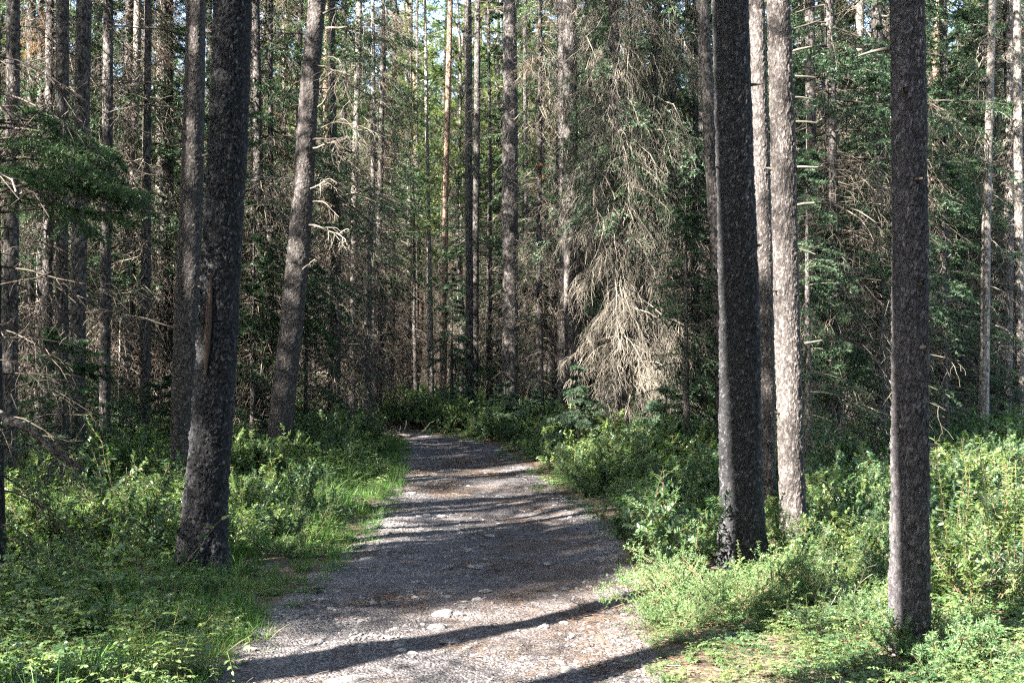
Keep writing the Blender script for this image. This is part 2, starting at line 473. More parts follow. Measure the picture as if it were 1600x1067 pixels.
# path sheet 4 mm and more above the floor, sinking under it at its edges
pyv = np.concatenate([np.arange(-14, 3, 0.5), np.arange(3, 14, 0.05), np.arange(14, 33, 0.12)])
pu = np.linspace(-0.18, 1.18, 64)
L, Rr = path_lr(pyv)
Xp = L[:, None] + (Rr - L)[:, None] * pu[None]
Yp = np.repeat(pyv[:, None], 64, 1)
Dp = path_dist(Xp, Yp)
Zp = ground_h(Xp, Yp) + np.where(Dp < 0.18, 0.012, 0.012 - (Dp - 0.18) * 0.5) + (fbm(Xp * 9, Yp * 9, 3) - 0.5) * 0.016
n = 64
j, i = np.meshgrid(np.arange(len(pyv) - 1), np.arange(n - 1), indexing='ij')
a = (j * n + i).ravel()
mb = MB()
needle_patch = np.clip(0.35 + 1.3 * (pu[None] - 0.35) + 0 * Yp, 0.15, 1.0)       # rust needles lie thickest in the middle and on the right
pale = np.clip((0.42 - pu[None]) * 1.2 + 0 * Yp, 0, 0.5) + np.clip((pu[None] - 0.85) * 2, 0, .4)
mb.add(np.stack([Xp, Yp, Zp], -1).reshape(-1, 3), np.stack([a, a + 1, a + n + 1, a + n], -1), 0, needle_patch.ravel(), pale.ravel())
path = link("path", mb.mesh("path", [M_PATH]))
tag(path, "brown gravel footpath strewn with stones and needles", "path", None, "structure")

# stones in the path: each a child
def stone_mesh(seed, flat):
    r = np.random.default_rng(seed)
    th = np.linspace(0, 2 * np.pi, 8, endpoint=False)
    rings = []
    for zf, rf in ((-0.9, 0.55), (-0.25, 1.0), (0.35, 0.95), (0.8, 0.6)):
        rr = rf * (0.8 + 0.4 * r.random(8))
        rings.append(np.stack([np.cos(th) * rr, np.sin(th) * rr * 0.75, np.full(8, zf * flat) + r.normal(0, .05, 8)], -1))
    V = np.concatenate(rings + [np.array([[0, 0, flat * 0.95 + r.normal(0, .05)]])])
    f = [[k * 8 + s, k * 8 + (s + 1) % 8, (k + 1) * 8 + (s + 1) % 8, (k + 1) * 8 + s] for k in range(3) for s in range(8)]
    m = MB(); m.add(V, f, 0, r.random()); m.add(np.zeros((0, 3)), np.array([[24 + s, 24 + (s + 1) % 8, 32] for s in range(8)]) - m.n, 0, np.zeros(0))
    return m.mesh("stone", [M_STONE], False)
STONES = [stone_mesh(k, fl) for k, fl in enumerate((0.35, 0.5, 0.28, 0.6, 0.4, 0.3, 0.5, 0.45))]

def add_stone(x, y, size, k, rot, sx=1.0, sink=0.35):
    o = link("stone", STONES[k % len(STONES)], path)
    z = float(ground_h(x, y)) + 0.012
    o.location = (x, y, z + size * 0.35 * (1 - 2 * sink))
    o.rotation_euler = (random.uniform(-.12, .12), random.uniform(-.12, .12), rot)
    o.scale = (size * sx, size, size)
    return o
hand_stones = [(703, 994, 30), (683, 970, 26), (692, 963, 14), (622, 1001, 16), (614, 974, 10), (610, 988, 12), (718, 949, 16), (730, 956, 14), (757, 917, 18),
               (745, 928, 14), (690, 948, 30), (590, 986, 9), (645, 1010, 14), (672, 845, 14), (712, 844, 10), (733, 856, 16), (765, 836, 14), (757, 878, 18),
               (742, 880, 22), (700, 881, 16), (650, 905, 12), (780, 944, 9), (882, 967, 16), (850, 975, 18), (690, 735, 12), (668, 805, 12), (655, 806, 9),
               (690, 806, 14), (715, 838, 12), (708, 792, 14), (720, 830, 9), (640, 918, 9), (612, 920, 8), (700, 925, 12), (818, 1020, 8)]
for k, (px, py, w) in enumerate(hand_stones):
    d = depth_of(py)
    add_stone(wpx(px, d), d, w / F * d * 0.55, k, random.uniform(-.5, .5), 1.1)
# two flat slabs by the near left edge
for px, py, w in ((537, 1046, 58), (556, 1056, 40), (520, 1053, 30)):
    d = depth_of(py); o = add_stone(wpx(px, d), d, w / F * d * 0.32, 2, 0.35, 1.75, 0.45)
kk = 0
while kk < 210:
    y = 4.8 + 20 * random.random() ** 1.5
    l, r = path_lr(y); u = random.random() ** 1.4
    x = l + (r - l) * u
    add_stone(x, y, random.uniform(.012, .04) * (1.5 if random.random() < .12 else 1), random.randrange(8), random.uniform(0, 6.3), random.uniform(.9, 1.5))
    kk += 1

# ------------------------------------------------------------------ scatter through geometry nodes (uncountable ground cover only)
def scatter(name, meshes, pts, rot, scl, label, cat, parent=None, idx=None):
    coll = bpy.data.collections.new(name + "_sources")
    for k, me in enumerate(meshes):
        if isinstance(me, dict):
            cc = bpy.data.collections.new("%s_source_%02d" % (name, k)); coll.children.link(cc)
            for pn, pm in me.items(): cc.objects.link(bpy.data.objects.new("%s_%s" % (name, pn), pm))
            continue
        o = bpy.data.objects.new("%s_source_%02d" % (name, k), me); coll.objects.link(o)
    me = bpy.data.meshes.new(name)
    nP = len(pts)
    me.vertices.add(nP); me.vertices.foreach_set("co", np.asarray(pts, np.float32).ravel())
    at = me.attributes.new("rot", 'FLOAT_VECTOR', 'POINT'); at.data.foreach_set("vector", np.asarray(rot, np.float32).ravel())
    at = me.attributes.new("scl", 'FLOAT', 'POINT'); at.data.foreach_set("value", np.asarray(scl, np.float32))
    at = me.attributes.new("idx", 'INT', 'POINT')
    at.data.foreach_set("value", np.asarray(idx if idx is not None else rng.integers(0, len(meshes), nP), np.int32))
    o = link(name, me, parent)
    ng = bpy.data.node_groups.new(name, 'GeometryNodeTree')
    ng.interface.new_socket("Geometry", in_out='INPUT', socket_type='NodeSocketGeometry')
    ng.interface.new_socket("Geometry", in_out='OUTPUT', socket_type='NodeSocketGeometry')
    gi = ng.nodes.new("NodeGroupInput"); go = ng.nodes.new("NodeGroupOutput")
    ip = ng.nodes.new("GeometryNodeInstanceOnPoints")
    ci = ng.nodes.new("GeometryNodeCollectionInfo"); ci.inputs["Collection"].default_value = coll
    ci.inputs["Separate Children"].default_value = True; ci.inputs["Reset Children"].default_value = True
    ip.inputs["Pick Instance"].default_value = True
    def na(nm, t):
        q = ng.nodes.new("GeometryNodeInputNamedAttribute"); q.data_type = t; q.inputs["Name"].default_value = nm
        return [s for s in q.outputs if s.enabled and s.name == "Attribute"][0]
    ng.links.new(gi.outputs[0], ip.inputs["Points"]); ng.links.new(ci.outputs[0], ip.inputs["Instance"])
    ng.links.new(na("idx", 'INT'), ip.inputs["Instance Index"])
    ng.links.new(na("rot", 'FLOAT_VECTOR'), ip.inputs["Rotation"])
    ng.links.new(na("scl", 'FLOAT'), ip.inputs["Scale"])
    ng.links.new(ip.outputs[0], go.inputs[0])
    md = o.modifiers.new("scatter", 'NODES'); md.node_group = ng
    return tag(o, label, cat, None, "stuff")

def rots(n, tilt=0.12):
    return np.stack([rng.normal(0, tilt, n), rng.normal(0, tilt, n), rng.random(n) * 6.283], -1)

# gravel on the path
y = 4.5 + 20 * rng.random(16000) ** 1.8
l, r = path_lr(y)
u = np.where(rng.random(16000) < 0.55, rng.beta(1.1, 2.6, 16000), np.where(rng.random(16000) < .4, 1 - 0.16 * rng.random(16000) ** 2, rng.random(16000)))
x = l + (r - l) * (u * 1.10 - 0.06)
keep = rng.random(16000) < np.clip((fbm(x * 1.3, y * 1.3, 41) - .36) * 4.5, .04, 1) * np.where((u > .45) & (u < .84), .35, 1)
x, y = x[keep], y[keep]
pts = np.stack([x, y, ground_h(x, y) + 0.014], -1)
scatter("gravel", STONES, pts, rots(len(x), 0.3), 0.006 + 0.014 * rng.random(len(x)) ** 2.5, "small grey gravel scattered over the footpath", "gravel")

# ------------------------------------------------------------------ undergrowth plants (source meshes)
def up_normals(n, j=0.5):
    return nrm(np.array([0, 0, 1.0]) + rng.normal(0, j, (n, 3)))

def plant_shrub(h=0.8, stems=7, leaf=0.036, matl=M_LEAF, dens=9, mats_stem=M_STEM, upright=1.2, wid=0.62):
    """woody shrub with oval leaves in opposite pairs"""
    mb = MB()
    az = rng.random(stems) * 6.283
    D = np.stack([np.cos(az), np.sin(az), upright + rng.random(stems)], -1)
    st = np.stack([np.cos(az) * .04, np.sin(az) * .04, np.full(stems, -.03)], -1)
    ln = h * (0.7 + 0.5 * rng.random(stems))
    P = grow(st, D, ln, 7, -0.25, 0.10)
    tubes(mb, P, np.linspace(.006, .002, 7)[None], 4, 1)
    Q, ql, _ = side_twigs(P, ln, 7, 0.45, 0.8, 4, -0.3, 0.1, 0.25, 0.5, 0.6)
    tubes(mb, Q, np.linspace(.0035, .0015, 4)[None], 3, 1)
    A = np.concatenate([np.zeros((0, 4, 3)), Q]); 
    for W, nn in ((Q, dens), (P[:, 2:], dens)):
        M = len(W)
        t = (np.arange(nn)[None] + rng.random((M, nn)) * .5) / nn
        pos, T = along(W, 0.1 + 0.9 * t)
        S = nrm(np.cross(T, rng.normal(0, 1, (M, 1, 3)) + 0 * T)); 
        for sg in (1, -1):
            Dl = nrm(S * sg + T * 0.5 + np.array([0, 0, .12]) + rng.normal(0, .2, T.shape)).reshape(-1, 3)
            N = up_normals(len(Dl), .35)
            lw = leaf * (0.6 + 0.7 * rng.random(len(Dl)))
            leaves(mb, pos.reshape(-1, 3), Dl, N, lw, lw * 0.46, 0)
    return mb.mesh("shrub_plant", [matl, mats_stem])

def plant_herb(h=0.32, stems=9, leaf=0.036, matl=M_LEAFPALE):
    """wild-rose like herb with compound leaves"""
    mb = MB()
    az = rng.random(stems) * 6.283
    D = np.stack([np.cos(az), np.sin(az), 1.3 + 1.4 * rng.random(stems)], -1)
    st = np.stack([np.cos(az), np.sin(az), 0 * az], -1) * (0.05 + .12 * rng.random((stems, 1))) + np.array([0, 0, -.02])
    ln = h * (0.6 + 0.7 * rng.random(stems))
    P = grow(st, D, ln, 6, 0.2, 0.08)
    tubes(mb, P, np.linspace(.003, .0012, 6)[None], 3, 1)
    Q, ql, _ = side_twigs(P, np.full(stems, 0.13), 5, 1.0, 1.1, 4, 0.5, 0.05, 0.35, 0.5, 0.2)
    tubes(mb, Q, np.linspace(.0014, .0008, 4)[None], 3, 1)
    M = len(Q)
    for t, sg in ((.5, 1), (.5, -1), (.78, 1), (.78, -1), (.97, 0)):
        pos, T = along(Q, np.full((M, 1), t)); pos = pos[:, 0]; T = T[:, 0]
        S = nrm(np.cross(T, np.array([0, 0, 1.0])))
        Dl = nrm(T * (0.45 if sg else 1) + S * sg + rng.normal(0, .12, T.shape))
        lw = leaf * (0.7 + .5 * rng.random(M))
        leaves(mb, pos, Dl, up_normals(M, .3), lw, lw * .58, 0, curl=.2)
    return mb.mesh("herb_plant", [matl, M_STEMG])

def plant_low(n=26, leaf=0.04, matl=M_LEAF, rad=0.22):
    """low rosettes of three round leaflets"""
    mb = MB()
    a = rng.random(n) * 6.283; r = rad * np.sqrt(rng.random(n))
    base = np.stack([np.cos(a) * r, np.sin(a) * r, np.full(n, -.01)], -1)
    P = grow(base, np.array([0, 0, 1.0]) + rng.normal(0, .35, (n, 3)), .05 + .10 * rng.random(n), 4, 0, .1)
    tubes(mb, P, np.full((n, 4), .0012), 3, 1)
    tip = P[:, -1]; b = rng.random(n) * 6.283
    for k in range(3):
        an = b + k * 2.094
        Dl = np.stack([np.cos(an), np.sin(an), rng.normal(-.05, .2, n)], -1)
        lw = leaf * (.6 + .7 * rng.random(n))
        leaves(mb, tip, Dl, up_normals(n, .25), lw, lw * .72, 0, curl=.2)
    return mb.mesh("low_plant", [matl, M_STEMG])

def plant_grass(n=46, h=0.34, spread=0.10):
    mb = MB()
    a = rng.random(n) * 6.283; r = spread * np.sqrt(rng.random(n))
    base = np.stack([np.cos(a) * r, np.sin(a) * r, np.full(n, -.02)], -1)
    D = np.stack([np.cos(a) * .35, np.sin(a) * .35, np.ones(n)], -1) + rng.normal(0, .22, (n, 3))
    ln = h * (.5 + .8 * rng.random(n))
    P = grow(base, D, ln, 6, 0.9 * rng.random(n), .05)
    T = nrm(np.gradient(P, axis=1))
    S = nrm(np.cross(T, rng.normal(0, 1, (n, 1, 3)) + 0 * T))
    w = (.0042 * (.6 + .8 * rng.random((n, 1))) * np.array([[.8, 1, .95, .8, .5, .08]]))[..., None]
    V = np.stack([P - S * w, P + S * w], 2).reshape(-1, 3)
    k = np.arange(5)
    f = np.stack([k * 2, k * 2 + 1, k * 2 + 3, k * 2 + 2], -1)
    mb.add(V, (f[None] + (np.arange(n) * 12)[:, None, None]).reshape(-1, 4), 0, np.repeat(rng.random(n), 12))
    return mb.mesh("grass_tuft", [M_GRASS])

def plant_juniper(h=0.45, wid=0.55, n=16, mat=M_JUNIPER):
    mb = MB()
    az = rng.random(n) * 6.283
    D = np.stack([np.cos(az), np.sin(az), 0.10 + .55 * rng.random(n)], -1)
    ln = wid * (.6 + .6 * rng.random(n))
    P = grow(np.zeros((n, 3)) + np.array([0, 0, .0]), D, ln, 6, -.12, .13)
    tubes(mb, P, np.linspace(.007, .002, 6)[None], 4, 1)
    Q, ql, _ = side_twigs(P, ln, 12, .42, .7, 4, -.35, .1, .2, .6, .5)
    tubes(mb, Q, np.linspace(.003, .0012, 4)[None], 3, 1)
    R, rl, _ = side_twigs(Q, ql, 5, .6, .7, 3, -.2, .1, .2, .5, .4)
    for W, c in ((Q, 26), (R, 16)):
        needles(mb, W, c, .019, .0052, 0, .55)
    return mb.mesh("juniper_plant", [mat, M_STEM])

def plant_stalk(h=0.75, leaf=0.065, n=3, matl=M_LEAFPALE):
    mb = MB()
    D = np.array([0, 0, 1.0]) + rng.normal(0, .16, (n, 3))
    st = np.concatenate([rng.normal(0, .07, (n, 2)), np.full((n, 1), -.02)], 1)
    P = grow(st, D, h * (.7 + .4 * rng.random(n)), 7, 0, .04)
    tubes(mb, P, np.linspace(.005, .002, 7)[None], 4, 1)
    m = 20
    t = .3 + .7 * (np.arange(m)[None] + .3 * rng.random((n, m))) / m
    pos, T = along(P, t)
    ang = (np.arange(m)[None] * 1.57 + rng.random((n, 1)) * 6) + rng.normal(0, .2, (n, m))
    for o2 in (0, math.pi):
        Dl = np.stack([np.cos(ang + o2), np.sin(ang + o2), np.full_like(ang, .35) + rng.normal(0, .2, ang.shape)], -1).reshape(-1, 3)
        lw = (leaf * (1.15 - .6 * t) * (.7 + .5 * rng.random((n, m)))).ravel()
        leaves(mb, pos.reshape(-1, 3), Dl, up_normals(len(Dl), .25), lw, lw * .40, 0)
    return mb.mesh("stalk_plant", [matl, M_STEM])

G_SHRUB = [plant_shrub(.60, 6, .042), plant_shrub(.75, 7, .046), plant_shrub(.5, 6, .036), plant_shrub(.8, 6, .05, M_LEAFPALE), plant_shrub(.65, 5, .058, M_LEAFPALE, 6)]
G_HERB = [plant_herb(.30, 9, .044), plant_herb(.38, 10, .040), plant_herb(.24, 8, .04, M_LEAF)]
G_LOW = [plant_low(), plant_low(26, .05), plant_low(20, .06, M_LEAFPALE)]
G_GRASS = [plant_grass(), plant_grass(40, .42, .12), plant_grass(50, .26, .14)]
G_JUN = [plant_juniper(), plant_juniper(.4, .45, 14)]
G_STALK = [plant_stalk(), plant_stalk(.6, .055, 4)]

random.seed(21); rng = np.random.default_rng(21)
# hand-placed trunk bases to keep clear
CLEAR = []

def field(n, y0, y1, dpow, clear=0.0, side=None, dens=None, wx=0.50):
    """random points in the view wedge outside the path"""
    y = y0 + (y1 - y0) * rng.random(n) ** dpow
    x = (rng.random(n) * 2 - 1) * (wx * y + 1.5)
    d = path_dist(x, y)
    k = d > clear
    if side == 'L': k &= x < path_lr(y)[0]
    if side == 'R': k &= x > path_lr(y)[1]
    if dens is not None: k &= rng.random(n) < dens(x, y, d)
    return x[k], y[k], d[k]

# ------------------------------------------------------------------ tree prototypes
def trunk_mesh(name, cl, r0, r1, h, mat, sides=14, rings=40, flare=0.35, near=False, seed=0, rough=0.012):
    """cl(z)->(x,y) centre line; near trunks carry real bark plates"""
    z = np.linspace(0, h, rings) if not near else np.concatenate([np.linspace(-0.15, near, rings - 14, endpoint=False), np.linspace(near, h, 14)])
    if not near: z[0] = -0.15
    th = np.arange(sides) / sides * 2 * np.pi
    Z, TH = np.meshgrid(z, th, indexing='ij')
    R = r0 + (r1 - r0) * np.clip(Z / h, 0, 1) ** 0.85
    R = R * (1 + flare * np.exp(-np.clip(Z, 0, None) / 0.22) * (0.75 + 0.35 * np.sin(TH * 4 + seed) + .2 * np.sin(TH * 7 + seed * 2)))
    R = R * (1 + 0.05 * np.sin(TH * 2 + seed + Z * .7) + 0.03 * np.sin(TH * 3 - Z * 1.3))
    tone = np.full(Z.shape, .5); aux_ = np.zeros(Z.shape)
    if near:
        nu = max(8, int(2 * np.pi * r0 / 0.021)); nz = 1 / 0.034
        U = TH / (2 * np.pi) * nu; W = Z * nz + 0.0
        ui = np.floor(U).astype(int); wi = np.floor(W).astype(int)
        f1 = np.full(Z.shape, 9.0); f2 = np.full(Z.shape, 9.0); cid = np.zeros(Z.shape)
        for du in (-1, 0, 1):
            for dw in (-1, 0, 1):
                a = ui + du; b = wi + dw; am = a % nu
                n_ = (am * 374761393 + b * 668265263 + seed * 97531) & 0xffffffff
                n_ = ((n_ ^ (n_ >> 13)) * 1274126177) & 0xffffffff
                h1 = (n_ & 0xff) / 255.; h2 = ((n_ >> 8) & 0xff) / 255.; h3 = ((n_ >> 16) & 0xff) / 255.
                d = np.hypot(U - (a + h1), W - (b + h2))
                m1 = d < f1
                f2 = np.where(m1, f1, np.minimum(f2, d)); cid = np.where(m1, h3, cid); f1 = np.where(m1, d, f1)
        crack = np.clip((f2 - f1) / 0.25, 0, 1)
        fade = np.clip((near + .5 - Z) / .5, 0, 1)
        R = R + fade * (crack * rough * (0.4 + 1.2 * cid) + (fbm(U * .35, W * .3, seed) - .5) * rough * 1.6 - rough)
        tone = cid; aux_ = crack
    cx, cy = cl(Z)
    V = np.stack([cx + R * np.cos(TH), cy + R * np.sin(TH), Z], -1).reshape(-1, 3)
    nr = len(z)
    k = np.arange(nr - 1)[:, None]; s = np.arange(sides)[None]
    f = np.stack([k * sides + s, k * sides + (s + 1) % sides, (k + 1) * sides + (s + 1) % sides, (k + 1) * sides + s], -1).reshape(-1, 4)
    mb = MB(); mb.add(V, f, 0, tone.ravel(), aux_.ravel())
    return mb.mesh(name, [mat])

def wob_line(seed, amp=0.12):
    r = np.random.default_rng(seed); a = r.normal(0, amp, 4); p = r.random(4) * 6
    return lambda z: (a[0] * np.sin(z * .22 + p[0]) - a[0] * math.sin(p[0]) + .3 * a[1] * (np.sin(z * .7 + p[1]) - math.sin(p[1])),
                      a[2] * np.sin(z * .2 + p[2]) - a[2] * math.sin(p[2]) + .3 * a[3] * (np.sin(z * .6 + p[3]) - math.sin(p[3])))

def branch_bases(cl, z, rad=0.05, az=None):
    n = len(z)
    if az is None: az = rng.random(n) * 6.283
    cx, cy = cl(z)
    d = np.stack([np.cos(az), np.sin(az), np.zeros(n)], -1)
    return np.stack([cx, cy, z], -1) + d * rad, d

def dead_branches(mb, cl, z, length, rad=0.05, elev=-0.1, droop=0.6, wander=0.16, n2=10, n3=3, r0=.012, mat=0, frac=.45, az=None, hang=0.8, tr=1.0):
    n = len(z)
    st, d = branch_bases(cl, z, rad, az)
    d = d + np.array([0, 0, 1.0]) * (elev + rng.normal(0, .18, (n, 1)))
    P = grow(st, d, length, 7, droop, wander)
    rr = r0 * np.clip(np.asarray(length) / 1.2, .5, 1.4)
    tubes(mb, P, np.broadcast_to(rr, (n,))[:, None] * np.linspace(1, .25, 7)[None], 4, mat)
    if n2:
        Q, ql, _ = side_twigs(P, length, n2, frac, .95, 4, hang, .2, .15, .45, .5)
        tubes(mb, Q, (np.full(len(Q), .0042 * tr))[:, None] * np.linspace(1, .5, 4)[None], 3, mat)
        if n3:
            R, rl, _ = side_twigs(Q, ql, n3, .65, .9, 3, hang, .22, .15, .6, .4)
            tubes(mb, R, np.full((len(R), 3), .0030 * tr), 3, mat)
    return P

def green_branches(mb, cl, z, length, rad=.05, elev=-.05, droop=.35, matn=1, matw=0, n2=14, nn=18, n3=0, az=None, nl=.045, nw=.009, tip_up=True):
    n = len(z)
    st, d = branch_bases(cl, z, rad, az)
    d = d + np.array([0, 0, 1.0]) * (elev + rng.normal(0, .12, (n, 1)))
    P = grow(st, d, length, 7, droop, .07)
    tubes(mb, P, (np.broadcast_to(.011 * np.clip(np.asarray(length), .3, 1.6), (n,)))[:, None] * np.linspace(1, .25, 7)[None], 4, matw)
    Q, ql, _ = side_twigs(P, length, n2, .42, .85, 4, .35, .07, .12, .18, .62)
    tone = np.repeat(rng.random(n) * .6, n2) + rng.random(len(Q)) * .4
    needles(mb, Q, nn, nl, nw, matn, .75, tone)
    needles(mb, P[:, 2:], nn, nl, nw, matn, .75)
    if n3:
        R, rl, _ = side_twigs(Q, ql, n3, .55, .8, 3, .3, .08, .15, .2, .5)
        needles(mb, R, max(6, nn // 2), nl, nw, matn, .75, np.repeat(tone, n3))
    return P

def pine_tufts(mb, cl, z, length, n2=7, mat=1, matw=0, nn=46, nl=.085, nw=.009, az=None):
    n = len(z)
    st, d = branch_bases(cl, z, .04, az)
    d = d + np.array([0, 0, 1.0]) * (.15 + rng.normal(0, .25, (n, 1)))
    P = grow(st, d, length, 6, -.1, .15)
    tubes(mb, P, np.linspace(.016, .005, 6)[None] * np.ones((n, 1)), 4, matw)
    Q, ql, _ = side_twigs(P, length, n2, .42, .8, 4, -.5, .15, .35, .6, .4)
    tubes(mb, Q, np.full((len(Q), 4), .005), 3, matw)
    tone = np.repeat(rng.random(n) * .6, n2) + rng.random(len(Q)) * .4
    needles(mb, Q, nn, nl, nw, mat, .8, tone, .2, .3)
    needles(mb, P[:, 3:], nn, nl, nw, mat, .8)

PROTO = {}
def proto(key, **parts):
    PROTO.setdefault(key, []).append(parts)

def make_pine(seed, h, r, crown0, dead0, barkm, nd=26):
    cl = wob_line(seed)
    t = trunk_mesh("pine_trunk", cl, r, r * .3, h, barkm, 12, 34, seed=seed)
    mb = MB()
    z = dead0 + (crown0 + 1 - dead0) * rng.random(nd)
    dead_branches(mb, cl, z, .35 + 1.2 * rng.random(nd) ** 1.3, r * .7, .0, .6, .24, 9, 3, .011)
    br = mb.mesh("pine_branches", [M_TWIG])
    mb = MB()
    n = 74
    z = np.sort(crown0 + (h - .2 - crown0) * rng.random(n))
    f = (h - z) / (h - crown0)
    pine_tufts(mb, cl, z, .45 + 1.25 * np.sqrt(f) * (.6 + .6 * rng.random(n)), n2=8, nn=60, nw=.016)
    cr = mb.mesh("pine_crown", [M_TWIG, M_PINE])
    proto("pine", trunk=t, branches=br, crown=cr)

def make_spruce(seed, h, r, green0, barkm, Lmax=1.7, nd=80, ng=110, needle=M_SPRUCE):
    cl = wob_line(seed, .05)
    t = trunk_mesh("spruce_trunk", cl, r, .02, h, barkm, 12, 34, seed=seed)
    mb = MB()
    z = .7 + (green0 + 1.8 - .7) * rng.random(nd) ** .85
    dead_branches(mb, cl, z, Lmax * (.45 + .55 * rng.random(nd)), r * .7, -.15, .9, .13, 9, 3, .010)
    br = mb.mesh("spruce_branches", [M_TWIG])
    mb = MB()
    z = np.sort(green0 + (h - .1 - green0) * rng.random(ng) ** 1.15)
    f = np.clip((h - z) / (h - green0), 0, 1)
    green_branches(mb, cl, z, .2 + Lmax * f ** .8 * (.75 + .4 * rng.random(ng)), r * .5, -.12, .45, n2=14, nn=24, n3=3, nl=.06, nw=.015)
    cr = mb.mesh("spruce_crown", [M_TWIG, needle])
    proto("spruce", trunk=t, branches=br, crown=cr)

def make_snag(seed, h, r, barkm, nd=210, Lmax=1.6):
    """spruce whose whole visible height is dead drooping twigs"""
    cl = wob_line(seed, .06)
    t = trunk_mesh("snag_trunk", cl, r, .03, h, barkm, 12, 34, seed=seed)
    mb = MB()
    z = .8 + (h - 2.) * rng.random(nd)
    dead_branches(mb, cl, z, Lmax * (.4 + .6 * rng.random(nd)), r * .7, -.2, 1.2, .16, 9, 3, .010)
    br = mb.mesh("snag_branches", [M_TWIG])
    mb = MB()
    z = h * (.45 + .55 * rng.random(26))
    green_branches(mb, cl, z, .3 + .8 * rng.random(26), r * .4, -.2, .6, n2=10, nn=14)
    cr = mb.mesh("snag_crown", [M_TWIG, M_DEADNEEDLE])
    proto("snag", trunk=t, branches=br, crown=cr)

make_pine(1, 19, .135, 7.5, 1.8, M_BARK, 50)
make_pine(2, 17, .11, 6.0, 1.5, M_BARK, 50)
make_pine(3, 21, .14, 8.5, 2.0, M_BARK_RUST, 44)
make_spruce(4, 17, .14, 3.6, M_BARK, 1.9, 130)
make_spruce(5, 14, .11, 1.4, M_BARK, 1.7, 70)
make_spruce(6, 19, .16, 5.2, M_BARK, 2.0, 190)
make_snag(7, 14, .11, M_BARK)
make_snag(8, 16, .13, M_BARK_PALE)

NAMES = {"pine": ("pine_tree", "pine tree"), "spruce": ("spruce_tree", "spruce tree"), "snag": ("dead_spruce_tree", "dead tree")}
def place(kind, k, x, y, label, group=None, rot=None, scale=1.0, tilt=(0, 0)):
    p = PROTO[kind][k % len(PROTO[kind])]
    nm, cat = NAMES[kind]
    o = root(nm, label, cat, (x, y, float(ground_h(x, y)) - .03), random.uniform(0, 6.28) if rot is None else rot, scale, group, tilt)
    for pn, me in p.items():
        link(pn, me, o, None if pn == "trunk" else "stuff")
    return o

random.seed(22); rng = np.random.default_rng(22)
# ------------------------------------------------------------------ hand-placed trees of the photograph
def photo_tree(name, label, depth, pts, mat, near=0.0, h=17.0, flare=.3, seed=1, sides=None, rough=.007, top_kind="pine", group=None, crown=True):
    """pts: (row, column, width in px) down the trunk in the photograph; gives a centre line and radii at that depth"""
    pts = sorted(pts, key=lambda q: -q[0])
    zz = np.array([zpx(q[0], depth) for q in pts]); xx = np.array([wpx(q[1], depth) for q in pts]); ww = np.array([q[2] / F * depth / 2 for q in pts])
    bx = float(np.interp(0, zz, xx)) if zz[0] < 0 else float(xx[0])
    gz = float(ground_h(bx, depth)) - .02
    zl = zz - gz
    slope = (xx[-1] - xx[-2]) / (zz[-1] - zz[-2]) if len(zz) > 1 else 0
    def cl(z):
        z = np.asarray(z, float)
        X = np.interp(z, zl, xx) + np.where(z > zl[-1], (z - zl[-1]) * slope, 0)
        Y = 0.03 * np.sin(z * .5 + seed) - .03 * math.sin(seed)
        return X - bx, Y
    o = root(name, label, NAMES[top_kind][1] if top_kind in NAMES else "tree", (bx, depth, gz), 0, 1, group)
    r0 = ww[0]; r1 = ww[-1]
    ztop = zl[-1]
    rt = max(.02, r1 * .35)
    # radius profile: linear r0->r1 over the seen part then taper
    def build():
        rings = int((near + .15) / .0145) + 14 if near else 36
        sd = sides or (100 if near else 14)
        z0 = r0; 
        hh = h
        # r(z) inside trunk_mesh is r0->rend with exponent .85; choose rend so that r(ztop)=r1
        f = min(1.0, ztop / hh) ** .85
        rend = max(.015, r0 + (r1 - r0) / f)
        return trunk_mesh(name + "_trunk", cl, r0, rend, hh, mat, sd, rings, flare, near, seed, rough)
    link("trunk", build(), o)
    o["_h"] = h
    if crown:
        k = seed % 3
        c = link("crown", PROTO["pine"][k]["crown"], o, "stuff")
        hk = (19, 17, 21)[k]; c0 = (7.5, 6.0, 8.5)[k]
        lean = cl(np.array([max(c0 + 2.5, ztop)]))
        c.location = (float(lean[0][0]), float(lean[1][0]), max(0.0, ztop + (.6 if bx > -2 else 3.0) - c0))
        c.rotation_euler = (0, 0, seed * 1.3)
    CLEAR.append((bx, depth, max(r0 * 1.3, .12)))
    return o, cl, r0

def single_branch(o, cl, r, z, az, length, droop, rad, mat, twigs=6, wander=.1, elev=.1, name="branch", tw_frac=.4, n3=1, hang=.6):
    mb = MB()
    st, d = branch_bases(cl, np.array([z]), r * .85, np.array([az]))
    d = d + np.array([[0, 0, elev]])
    P = grow(st, d, np.array([length]), 10, droop, wander)
    tubes(mb, P, rad * np.linspace(1, .3, 10)[None], 6, 0)
    if twigs:
        Q, ql, _ = side_twigs(P, np.array([length]), twigs, tw_frac, .9, 5, hang, .2, .25, .5, .4)
        tubes(mb, Q, np.linspace(rad * .4, rad * .15, 5)[None], 4, 0)
        if n3:
            R, rl, _ = side_twigs(Q, ql, 4, .6, .9, 4, hang, .2, .2, .6, .3)
            tubes(mb, R, np.full((len(R), 4), rad * .16), 3, 0)
    return link(name, mb.mesh(name, [mat]), o)

